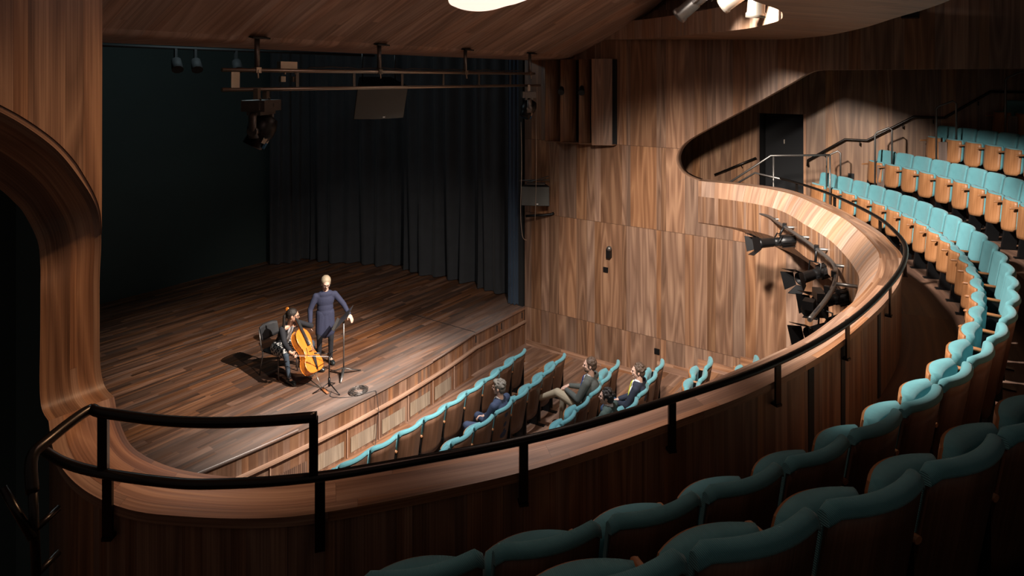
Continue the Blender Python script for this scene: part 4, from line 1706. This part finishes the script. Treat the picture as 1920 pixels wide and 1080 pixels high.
# microphone stand
mc = thing('microphone_stand', 'short black microphone stand with a boom aimed at the cello', 'microphone stand', (7.26, 8.96, .85))
b = MB()
b.tube([(0, 0, .1), (0, 0, .62)], .011, 8)
b.tube([(0, 0, .08), (0, 0, .22)], .02, 8)
b.build('pole', 'black', mc)
for a in (30, 150, 270):
    b = MB()
    c, s = math.cos(R_(a)), math.sin(R_(a))
    b.tube([(0, 0, .14), (c * .2, s * .2, .04), (c * .27, s * .27, .01)], .009, 6)
    b.build('leg', 'black', mc)
b = MB()
b.tube([(.22, .08, .60), (0, 0, .62), (-.12, .08, .66)], .008, 6)
b.box((0, 0, .62), (.04, .05, .05))
b.build('boom', 'black', mc)
b = MB()
b.tube([(-.12, .08, .66), (-.2, .14, .67)], .013, 8)
b.build('microphone', 'darksteel', mc)
# cable coil and run
b = MB()
pts = []
rg = random.Random(3)
for k in range(240):
    a = k * .21
    r = .115 + .03 * math.sin(k * .13) + rg.uniform(-.006, .006)
    pts.append((7.52 + r * math.cos(a) * 1.15, 8.52 + r * math.sin(a), .86 + k * .00016 + rg.uniform(0, .004)))
b.tube(pts, .005, 5)
tag(b.build('cable_coil', M['darksteel']), 'coil of dark cable lying near the front edge of the stage', 'cable')
b = MB()
pts = catmull([(7.26, 8.90, .856), (7.14, 8.78, .856), (7.2, 8.62, .856), (7.32, 8.50, .856), (7.50, 8.40, .858), (7.66, 8.345, .858), (7.70, 8.318, .855), (7.702, 8.285, .84), (7.70, 8.24, .60), (7.70, 8.23, .54), (7.68, 8.25, .3), (7.60, 8.2, .012), (7.5, 8.1, .01)], 6)
b.tube(pts, .005, 6)
tag(b.build('microphone_cable', 'plastic'), 'thin black cable from the microphone stand over the stage edge', 'cable')
b = MB()
b.tube([(7.02, 9.95, .862), (7.2, 9.45, .86), (7.24, 9.15, .862)], .006, 6)
b.tube([(7.46, 9.98, .862), (7.32, 9.5, .86), (7.24, 9.15, .862)], .006, 6)
tag(b.build('endpin_strap', 'steel'), 'pale strap on the floor from the chair legs to the cello spike', 'strap')
b = MB()
b.tube([(7.24, 9.12, .866), (7.2, 9.0, .866), (7.17, 8.88, .866)], [.02, .016, .014], 8, flat=(.5, 1.6))
tag(b.build('endpin_anchor', M['orange_sh']), 'small orange floor anchor holding the cello spike', 'anchor')


# ================================================================== PEOPLE
def hand(b, wrist, d, palm, thumbside, curl=.6, sc=1.0):
    """palm, four fingers of different length, thumb from the side of the palm"""
    w = Vector(wrist)
    d = Vector(d).normalized()
    n = Vector(palm)
    n = (n - d * n.dot(d)).normalized()          # direction the palm faces
    s = d.cross(n).normalized() * thumbside
    m = Matrix((s, n, d)).transposed()
    c = w + d * .045 * sc
    e = m.to_euler()
    b.ball(c, (.041 * sc, .016 * sc, .052 * sc), rot=e, n=8)
    b.limb(w - d * .03, .026 * sc, w + d * .02, .022 * sc, 8)
    for i, (off, ln) in enumerate(((.028, .070), (.009, .078), (-.010, .073), (-.028, .057))):
        k = c + d * .038 * sc + s * off * sc
        a = curl * (.75 + .12 * i)
        d1 = (d * math.cos(a) + n * math.sin(a))
        d2 = (d * math.cos(a * 2) + n * math.sin(a * 2))
        k1 = k + d1 * ln * .5 * sc
        k2 = k1 + d2 * ln * .5 * sc
        b.limb(k, .0088 * sc, k1, .0082 * sc, 7)
        b.limb(k1, .0082 * sc, k2, .0068 * sc, 7)
    k = w + d * .02 * sc + s * .028 * sc
    k1 = k + (s * .75 + d * .6 + n * .3).normalized() * .038 * sc
    k2 = k1 + (s * .2 + d * .85 + n * .45).normalized() * .032 * sc
    b.limb(k, .0115 * sc, k1, .010 * sc, 7)
    b.limb(k1, .010 * sc, k2, .008 * sc, 7)


def headrot(yaw, pitch, roll=0):
    return Euler((pitch, roll, yaw), 'ZXY').to_matrix() if False else (Matrix.Rotation(yaw, 3, 'Z') @ Matrix.Rotation(pitch, 3, 'X') @ Matrix.Rotation(roll, 3, 'Y'))


def add_head(b, c, m, sc=1.0):
    """c centre of the skull; m rotation (face along local +Y)"""
    P = lambda x, y, z: Vector(c) + m @ (Vector((x, y, z)) * sc)
    e = m.to_euler()
    S = lambda *r: tuple(k * sc for k in r)
    b.ball(P(0, -.008, .018), S(.076, .096, .092), rot=e, n=10)
    b.ball(P(0, .022, -.035), S(.062, .068, .075), rot=e, n=10)
    b.ball(P(0, .055, -.09), S(.032, .032, .022), rot=e, n=8)      # chin
    b.tube([P(0, .085, .012), P(0, .108, -.025), P(0, .088, -.034)], [.009 * sc, .014 * sc, .012 * sc], 8)  # nose
    b.ball(P(0, .083, .028), S(.05, .014, .010), rot=e, n=6)       # brow
    b.ball(P(0, .086, -.058), S(.024, .011, .007), rot=e, n=6)     # lips
    for s in (-1, 1):
        b.ball(P(s * .078, -.012, -.01), S(.010, .02, .032), rot=e, n=6)
        b.ball(P(s * .04, .06, -.02), S(.022, .02, .02), rot=e, n=6)


def face_bits(parent, c, m, sc, glasses=False):
    P = lambda x, y, z: Vector(c) + m @ (Vector((x, y, z)) * sc)
    b = MB()
    for s in (-1, 1):
        b.ball(P(s * .03, .083, .008), .010 * sc, n=6)
    b.build('eye', 'dark', parent)
    b = MB()
    b.tube([P(-.02, .092, -.058), P(0, .097, -.057), P(.02, .092, -.058)], .003 * sc, 6)
    b.build('mouth', 'brownsh', parent)
    if glasses:
        b = MB()
        for s in (-1, 1):
            b.tube([P(s * .032 + .024 * math.cos(a * PI / 6), .103, .006 + .019 * math.sin(a * PI / 6)) for a in range(12)], .003, 5, closed=True)
            b.tube([P(s * .055, .10, .01), P(s * .082, .0, .005)], .0025, 5)
        b.tube([P(-.009, .105, .01), P(.009, .105, .01)], .003, 5)
        b.build('glasses', 'dark', parent)


def hair_mesh(c, m, sc, style):
    b = MB()
    P = lambda x, y, z: Vector(c) + m @ (Vector((x, y, z)) * sc)
    e = m.to_euler()
    S = lambda *r: tuple(k * sc for k in r)
    if style in ('short', 'curly', 'quiff'):
        b.ball(P(0, -.026, .036), S(.086, .098, .088), rot=e, n=10)
        b.ball(P(0, -.06, -.02), S(.074, .058, .07), rot=e, n=8)
        for s in (-1, 1):
            b.ball(P(s * .072, -.0, .01), S(.014, .03, .045), rot=e, n=6)
        rg = random.Random(hash(style) % 7 + 3)
        rg = random.Random({'short': 2, 'curly': 5, 'quiff': 9}[style])
        nn = 46 if style != 'short' else 26
        for k in range(nn):
            a, h = rg.uniform(0, 2 * PI), rg.uniform(-.1, 1)
            rr = math.sqrt(max(.05, 1 - h * h))
            y = math.sin(a) * rr
            if y > .45 and h < .55:
                continue
            q = (math.cos(a) * rr * .083, -.026 + y * .095, .036 + h * .09)
            r = rg.uniform(.015, .026) if style != 'short' else .014
            b.ball(P(*q), r * sc, n=5)
        if style == 'quiff':
            b.ball(P(0, .05, .10), S(.055, .035, .026), rot=e, n=8)
    elif style == 'pony':
        b.ball(P(0, -.024, .036), S(.085, .100, .093), rot=e, n=10)
        b.ball(P(0, -.06, -.01), S(.068, .05, .06), rot=e, n=8)
        b.tube([P(0, -.11, .03), P(0, -.14, -.02), P(0, -.13, -.12), P(0, -.12, -.24), P(0, -.12, -.30)], [x * sc for x in (.02, .03, .028, .022, .008)], 8)
    elif style == 'bob':
        b.ball(P(0, -.026, .038), S(.090, .102, .094), rot=e, n=10)
        b.ball(P(0, -.05, -.03), S(.082, .062, .075), rot=e, n=8)
        for s in (-1, 1):
            b.ball(P(s * .07, -.01, -.01), S(.018, .035, .06), rot=e, n=6)
    return b


def person(name_label, loc, rz, J, dress, scale=1.0):
    """J: joints in metres, facing local +Y, z from the floor. dress: clothes spec"""
    t = thing('person', name_label, 'person', loc, rz)
    t.scale = (scale,) * 3
    V = {k: Vector(v) for k, v in J.items() if k not in ('head_yaw', 'head_pitch', 'hands')}
    hm = headrot(J.get('head_yaw', 0), J.get('head_pitch', 0))
    hc = V['head']
    b = MB()
    add_head(b, hc, hm)
    b.limb(V['neck'] + Vector((0, -.01, -.03)), .058, hc + hm @ Vector((0, -.02, -.06)), .050, 10)
    # bare body under the clothes keeps the figure one continuous surface
    b.limb(V['pelvis'], .09, V['chest'], .085, 12)
    b.limb(V['chest'], .085, V['neck'] + Vector((0, 0, -.05)), .06, 12)
    for s in ('l', 'r'):
        b.limb(V['neck'] + Vector((0, 0, -.06)), .05, V['sh_' + s], .045, 10)
        b.limb(V['sh_' + s], .045, V['el_' + s], .036, 10)
        b.limb(V['el_' + s], .036, V['wr_' + s], .026, 10)
        b.limb(V['pelvis'], .08, V['hip_' + s], .062, 10)
        b.limb(V['hip_' + s], .062, V['kn_' + s], .045, 10)
        b.limb(V['kn_' + s], .043, V['an_' + s], .032, 10)
        b.limb(V['an_' + s], .032, V['toe_' + s], .025, 8)
        hd = J['hands'][s]
        hand(b, V['wr_' + s], hd[0], hd[1], hd[2], hd[3] if len(hd) > 3 else .6)
    body = b.build('body', dress['skin'], t, weld=False)
    voxel(body, .0075, sm_iter=1)
    face_bits(body, hc, hm, 1, dress.get('glasses', False))
    h = hair_mesh(hc, hm, 1, dress['hair'][0])
    ho = h.build('hair', dress['hair'][1], t, weld=False)
    voxel(ho, .007, sm_iter=0 if dress['hair'][0] in ('curly', 'quiff') else 1)
    if dress.get('beard'):
        h = MB()
        P = lambda x, y, z: hc + hm @ Vector((x, y, z))
        h.ball(P(0, .045, -.078), (.056, .05, .042), rot=hm.to_euler(), n=8)
        h.ball(P(0, .088, -.042), (.026, .012, .008), rot=hm.to_euler(), n=6)
        voxel(h.build('beard', dress['hair'][1], t, weld=False), .009, sm_iter=1)
    # jacket or top
    k = dress.get('bulk', 1.0)
    wd = (V['sh_l'] - V['sh_r']).normalized()
    b = MB()
    up = (V['neck'] - V['pelvis']).normalized()
    fw = wd.cross(up)
    fw = -fw if fw.y < 0 else fw
    mt = Matrix((wd, up.cross(wd), up)).transposed().to_euler()
    b.ball(V['pelvis'] + up * .06, (.165 * k, .125 * k, .14), rot=mt, n=10)
    b.ball(V['pelvis'].lerp(V['chest'], .55), (.160 * k, .120 * k, .17), rot=mt, n=10)
    b.ball(V['chest'] + up * .02, (.178 * k, .122 * k, .17), rot=mt, n=10)
    b.ball(V['neck'] - up * .07, (.155 * k, .085, .075), rot=mt, n=10)
    for s in ('l', 'r'):
        b.limb(V['neck'] - up * .075 + (V['sh_' + s] - V['neck']) * .3, .065, V['sh_' + s], .066 * k, 10)
        b.limb(V['sh_' + s], .066 * k, V['el_' + s], .054 * k, 12)
        b.limb(V['el_' + s], .054 * k, V['wr_' + s].lerp(V['el_' + s], .08), .040, 12)
    if dress.get('tail'):
        b.tube([V['pelvis'] + up * .05, V['pelvis'] - up * .06], [.17 * k, .18 * k], 16, flat=(1, .75))
    jk = b.build(dress['top'][0], dress['top'][1], t, weld=False)
    voxel(jk, .011, sm_iter=5)
    if dress.get('shirt'):
        b = MB()
        b.tube([V['neck'] + up * .015, V['neck'] - up * .045], [.058, .074], 12)
        b.ball(V['neck'] - up * .12 + fw * .072, (.055, .03, .11), rot=mt, n=8)
        b.ball(V['neck'] - up * .26 + fw * .105, (.04, .03, .13), rot=mt, n=8)
        so = b.build('shirt', dress['shirt'], t, weld=False)
        voxel(so, .009)
    if dress.get('tie'):
        b = MB()
        a = V['neck'] - up * .03 + fw * .085
        b.tube([a, a - up * .05 + fw * .03, a - up * .2 + fw * .055, a - up * .36 + fw * .055, a - up * .40 + fw * .05], [.016, .018, .026, .034, .01], 8, flat=(.45, 1.0) if abs(up.z) > .9 else (.5, 1.0))
        b.build('tie', dress['tie'], t)
    # legs
    if dress.get('legs'):
        nm, mat, r = dress['legs']
        b = MB()
        if nm == 'trousers':
            b.ball(V['pelvis'] - up * .02, (.165, .13, .12), rot=mt, n=10)
        for s in ('l', 'r'):
            b.limb(V['pelvis'].lerp(V['hip_' + s], .6), .105 * r, V['hip_' + s], .10 * r, 12)
            b.limb(V['hip_' + s], .10 * r, V['kn_' + s], .070 * r, 12)
            b.limb(V['kn_' + s], .068 * r, V['an_' + s].lerp(V['kn_' + s], .1), .048 * r, 12)
        lo = b.build(nm, mat, t, weld=False)
        voxel(lo, .011)
    if dress.get('skirt'):
        b = MB()
        kind, mat, pts = dress['skirt']
        for a, ra, c, rc in pts:
            b.limb(a, ra, c, rc, 12)
        voxel(b.build(kind, mat, t, weld=False), .012, sm_iter=8)
    for s in ('l', 'r'):
        b = MB()
        an, to = V['an_' + s], V['toe_' + s]
        d = (to - an)
        d2 = Vector((d.x, d.y, d.z)).normalized()
        heel = an - Vector((0, 0, .045)) - d2 * .045 if dress.get('flatfoot', True) and to.z < .2 and abs(d.z) < .12 else an - d2 * .03
        b.limb(heel, .038, to.lerp(an, .15), .042, 10)
        b.limb(to.lerp(an, .3), .042, to, .034, 10)
        b.limb(an, .045, heel, .040, 10)
        voxel(b.build('shoe', dress['shoes'], t, weld=False), .009)
    return t


def seated(head=(0, .02, 1.20), lean=.0, kn=(.16, .17), an=None, hands=None, wr=None, **k):
    J = dict(head=head, neck=(0, -.02 + lean * .8, 1.04), chest=(0, -.05 + lean * .5, .80), pelvis=(0, -.02, .50),
             sh_l=(-.185, -.03 + lean * .8, .96), sh_r=(.185, -.03 + lean * .8, .96),
             el_l=(-.24, .10 + lean, .70), el_r=(.24, .10 + lean, .70),
             wr_l=(-.06, .31, .62), wr_r=(.06, .30, .62),
             hip_l=(-.10, .04, .50), hip_r=(.10, .04, .50), kn_l=(-.13, .46, .52), kn_r=(.13, .46, .52),
             an_l=(-.13, .44, .09), an_r=(.13, .44, .09), toe_l=(-.14, .58, .035), toe_r=(.14, .58, .035),
             hands={'l': ((.75, .6, -.1), (0, -.2, -1), 1, .5), 'r': ((-.75, .6, -.1), (0, -.2, -1), -1, .5)})
    J.update(k)
    return J


def on_seat(key, dy=.06, dz=0):
    p, a = SEATPOS[key]
    v = Vector((-math.sin(a), math.cos(a), 0))
    return (p.x + v.x * dy, p.y + v.y * dy, p.z + dz), a


# man in the blue suit, second row
loc, a = on_seat(('second stalls row', 4))
J = seated(head=(-.01, -.04, 1.19), lean=-.04, head_yaw=.25, head_pitch=-.05,
           kn_l=(-.22, .44, .53), an_l=(-.26, .34, .12), toe_l=(-.30, .46, .05), kn_r=(.14, .48, .52), an_r=(.16, .60, .10), toe_r=(.17, .73, .04),
           wr_l=(-.08, .28, .63), wr_r=(.05, .28, .62))
person('man in a dark blue suit with swept grey-brown hair, seated in the second stalls row', loc, a, J,
       dict(skin='skin2', hair=('quiff', 'hair_g'), top=('jacket', 'bluesuit'), legs=('trousers', 'bluesuit', 1.0), shirt='white', shoes='orange_sh'))
# bearded man, legs crossed
loc, a = on_seat(('third stalls row', 2))
loc = (loc[0] + .04, loc[1] + .05, loc[2] + .03)
J = seated(head=(-.02, -.06, 1.20), lean=-.05, head_yaw=.35, head_pitch=-.05,
           kn_l=(-.10, .48, .66), an_l=(-.02, .86, .44), toe_l=(-.06, .98, .50), kn_r=(.12, .46, .52), an_r=(.10, .50, .09), toe_r=(.10, .64, .035),
           hip_l=(-.10, .04, .52), wr_l=(-.08, .34, .74), wr_r=(.04, .34, .75))
person('bearded man in a grey jacket, blue tie and khaki trousers sitting with crossed legs', loc, a, J,
       dict(skin='skin2', hair=('short', 'hair_br'), beard=True, top=('jacket', 'greyj'), legs=('trousers', 'khaki', 1.0), shirt='white', tie='bluetie', shoes='brownsh', bulk=1.06), 1.04)
# curly-haired man, yellow tie
loc, a = on_seat(('fourth stalls row', 2))
J = seated(head=(.0, -.05, 1.18), lean=-.05, head_yaw=.3, head_pitch=-.02, kn_l=(-.16, .46, .52), kn_r=(.12, .47, .53))
person('curly-haired man in a dark navy jacket with a bright yellow tie', loc, a, J,
       dict(skin='skin2', hair=('curly', 'hair_br'), top=('jacket', 'navyd'), legs=('trousers', 'denim', 1.0), shirt='white', tie='yellow', shoes='shoe'))
# person in a green jacket, front
loc, a = on_seat(('fourth stalls row', 4))
loc = (loc[0] + .06, loc[1] + .04, loc[2])
J = seated(head=(-.0, .06, 1.14), lean=.05, head_yaw=.2, head_pitch=.0, wr_r=(.10, .40, .62), wr_l=(-.12, .40, .62))
person('dark-haired person in a green-grey jacket, partly hidden by the parapet rail', loc, a, J,
       dict(skin='skin2', hair=('curly', 'hair_b'), top=('jacket', 'greenj'), legs=('trousers', 'navyd', 1.0), shirt='white', shoes='shoe'))

# the cellist: faces the stalls
stage_chair((7.18, 10.23, .85), R_(180 + 8))
CR = R_(180 + 8)
Rm = Matrix.Rotation(CR, 3, 'Z')
cl0 = Vector((7.18, 10.20, .85))
def tolocal(w):
    return tuple(Rm.inverted() @ (Vector(w) - cl0))
def cpt(x, y, z):
    return CM @ Vector((x, y, z))
bow_hand = Vector((6.88, 9.47, 1.50))
nh = cpt(.0, .0, .93)
sh = dict(head=(.07, .38, 1.13), neck=(.04, .28, .98), chest=(.02, .14, .75), pelvis=(0, .0, .50),
          sh_r=(.19, .24, .90), sh_l=(-.12, .29, .90), el_r=(.30, .42, .73), el_l=(-.33, .42, .82),
          wr_r=tolocal(bow_hand), wr_l=tolocal(nh + Vector((.07, .04, -.02))),
          hip_l=(-.10, .05, .50), hip_r=(.10, .05, .50), kn_l=(-.36, .40, .50), kn_r=(.27, .42, .50),
          an_l=(-.36, .50, .09), an_r=(.23, .46, .09), toe_l=(-.40, .64, .035), toe_r=(.25, .60, .035),
          head_yaw=.75, head_pitch=-.15,
          hands={'l': (tuple(Rm.inverted() @ Vector((-.5, -.1, .6))), tuple(Rm.inverted() @ Vector((-.2, -.9, 0))), 1, .9),
                 'r': (tuple(Rm.inverted() @ Vector((.5, -.4, -.5))), tuple(Rm.inverted() @ Vector((.3, .5, -.6))), 1, .7)})
pc = person('seated cellist with a dark ponytail, glasses, black blazer and checked skirt', cl0, CR, sh,
            dict(skin='skin', hair=('pony', 'hair_b'), glasses=True, top=('blazer', 'blackcl'), shirt='white', legs=('tights', 'tights', .74),
                 skirt=('skirt', 'tartan', [((-.09, .03, .5), .13, (-.26, .30, .52), .10), ((.09, .03, .5), .13, (.22, .34, .52), .10), ((-.1, .05, .5), .13, (.1, .05, .5), .13), ((-.05, .2, .50), .08, (.08, .2, .5), .08)]),
                 shoes='shoe', bulk=.82))
b = MB()   # bow
p0 = bow_hand + Vector((.02, -.02, -.03))
dr = (cpt(.06, -.17, .20) - p0).normalized()
b.tube([p0 - dr * .04, p0 + dr * .35, p0 + dr * .66], [.005, .004, .003], 6)
bow = tag(b.build('cello_bow', 'brownsh'), 'thin dark cello bow held in the cellist right hand across the strings', 'bow')
b = MB()
b.tube([p0 + Vector((0, -.004, -.022)), p0 + dr * .65 + Vector((0, -.003, -.008))], .003, 4)
hb = b.build('bow_hair', 'white', bow)
b = MB()
b.box(p0 + dr * .01 + Vector((0, -.002, -.012)), (.03, .012, .02))
b.build('frog', 'dark', bow)

# the standing woman in navy, facing the viewer, one hand on the music stand
ws = Vector((7.90, 9.86, .85))
wr_ = math.atan2(.52, -.85)      # local +Y -> (-.52, -.85)
wr_ = math.atan2(-(-.50), -.86)
Wm = Matrix.Rotation(wr_, 3, 'Z')
J = dict(head=(.0, .08, 1.53), neck=(0, .02, 1.38), chest=(0, -.01, 1.17), pelvis=(0, -.02, .90),
         sh_r=(.17, 0, 1.28), sh_l=(-.17, 0, 1.28), el_r=(.27, .0, 1.05), wr_r=(.28, .10, .84),
         el_l=(-.32, .06, 1.09), wr_l=(-.40, .22, .93),
         hip_l=(-.09, -.02, .88), hip_r=(.09, -.02, .88), kn_l=(-.10, .02, .48), kn_r=(.11, .05, .49), an_l=(-.10, -.03, .08), an_r=(.12, .04, .08),
         toe_l=(-.13, .11, .03), toe_r=(.15, .18, .03), head_yaw=0, head_pitch=-.42,
         hands={'r': ((0, .15, -1), (-1, 0, 0), -1, .35), 'l': ((-.35, .5, -.75), (0, -.3, -1), -1, .35)})
person('standing woman with short fair hair in a navy dress, beside the cellist', ws, wr_, J,
       dict(skin='skin2', hair=('bob', 'hair_bl'), glasses=True, top=('cardigan', 'navy'), legs=('tights', 'blackcl', .78), bulk=.93,
            skirt=('skirt', 'navy', [((-.055, -.02, .95), .115, (-.075, -.01, .60), .105), ((.055, -.02, .95), .115, (.075, .0, .60), .105), ((0, -.02, .95), .12, (0, 0, .60), .115)]), shoes='shoe'))
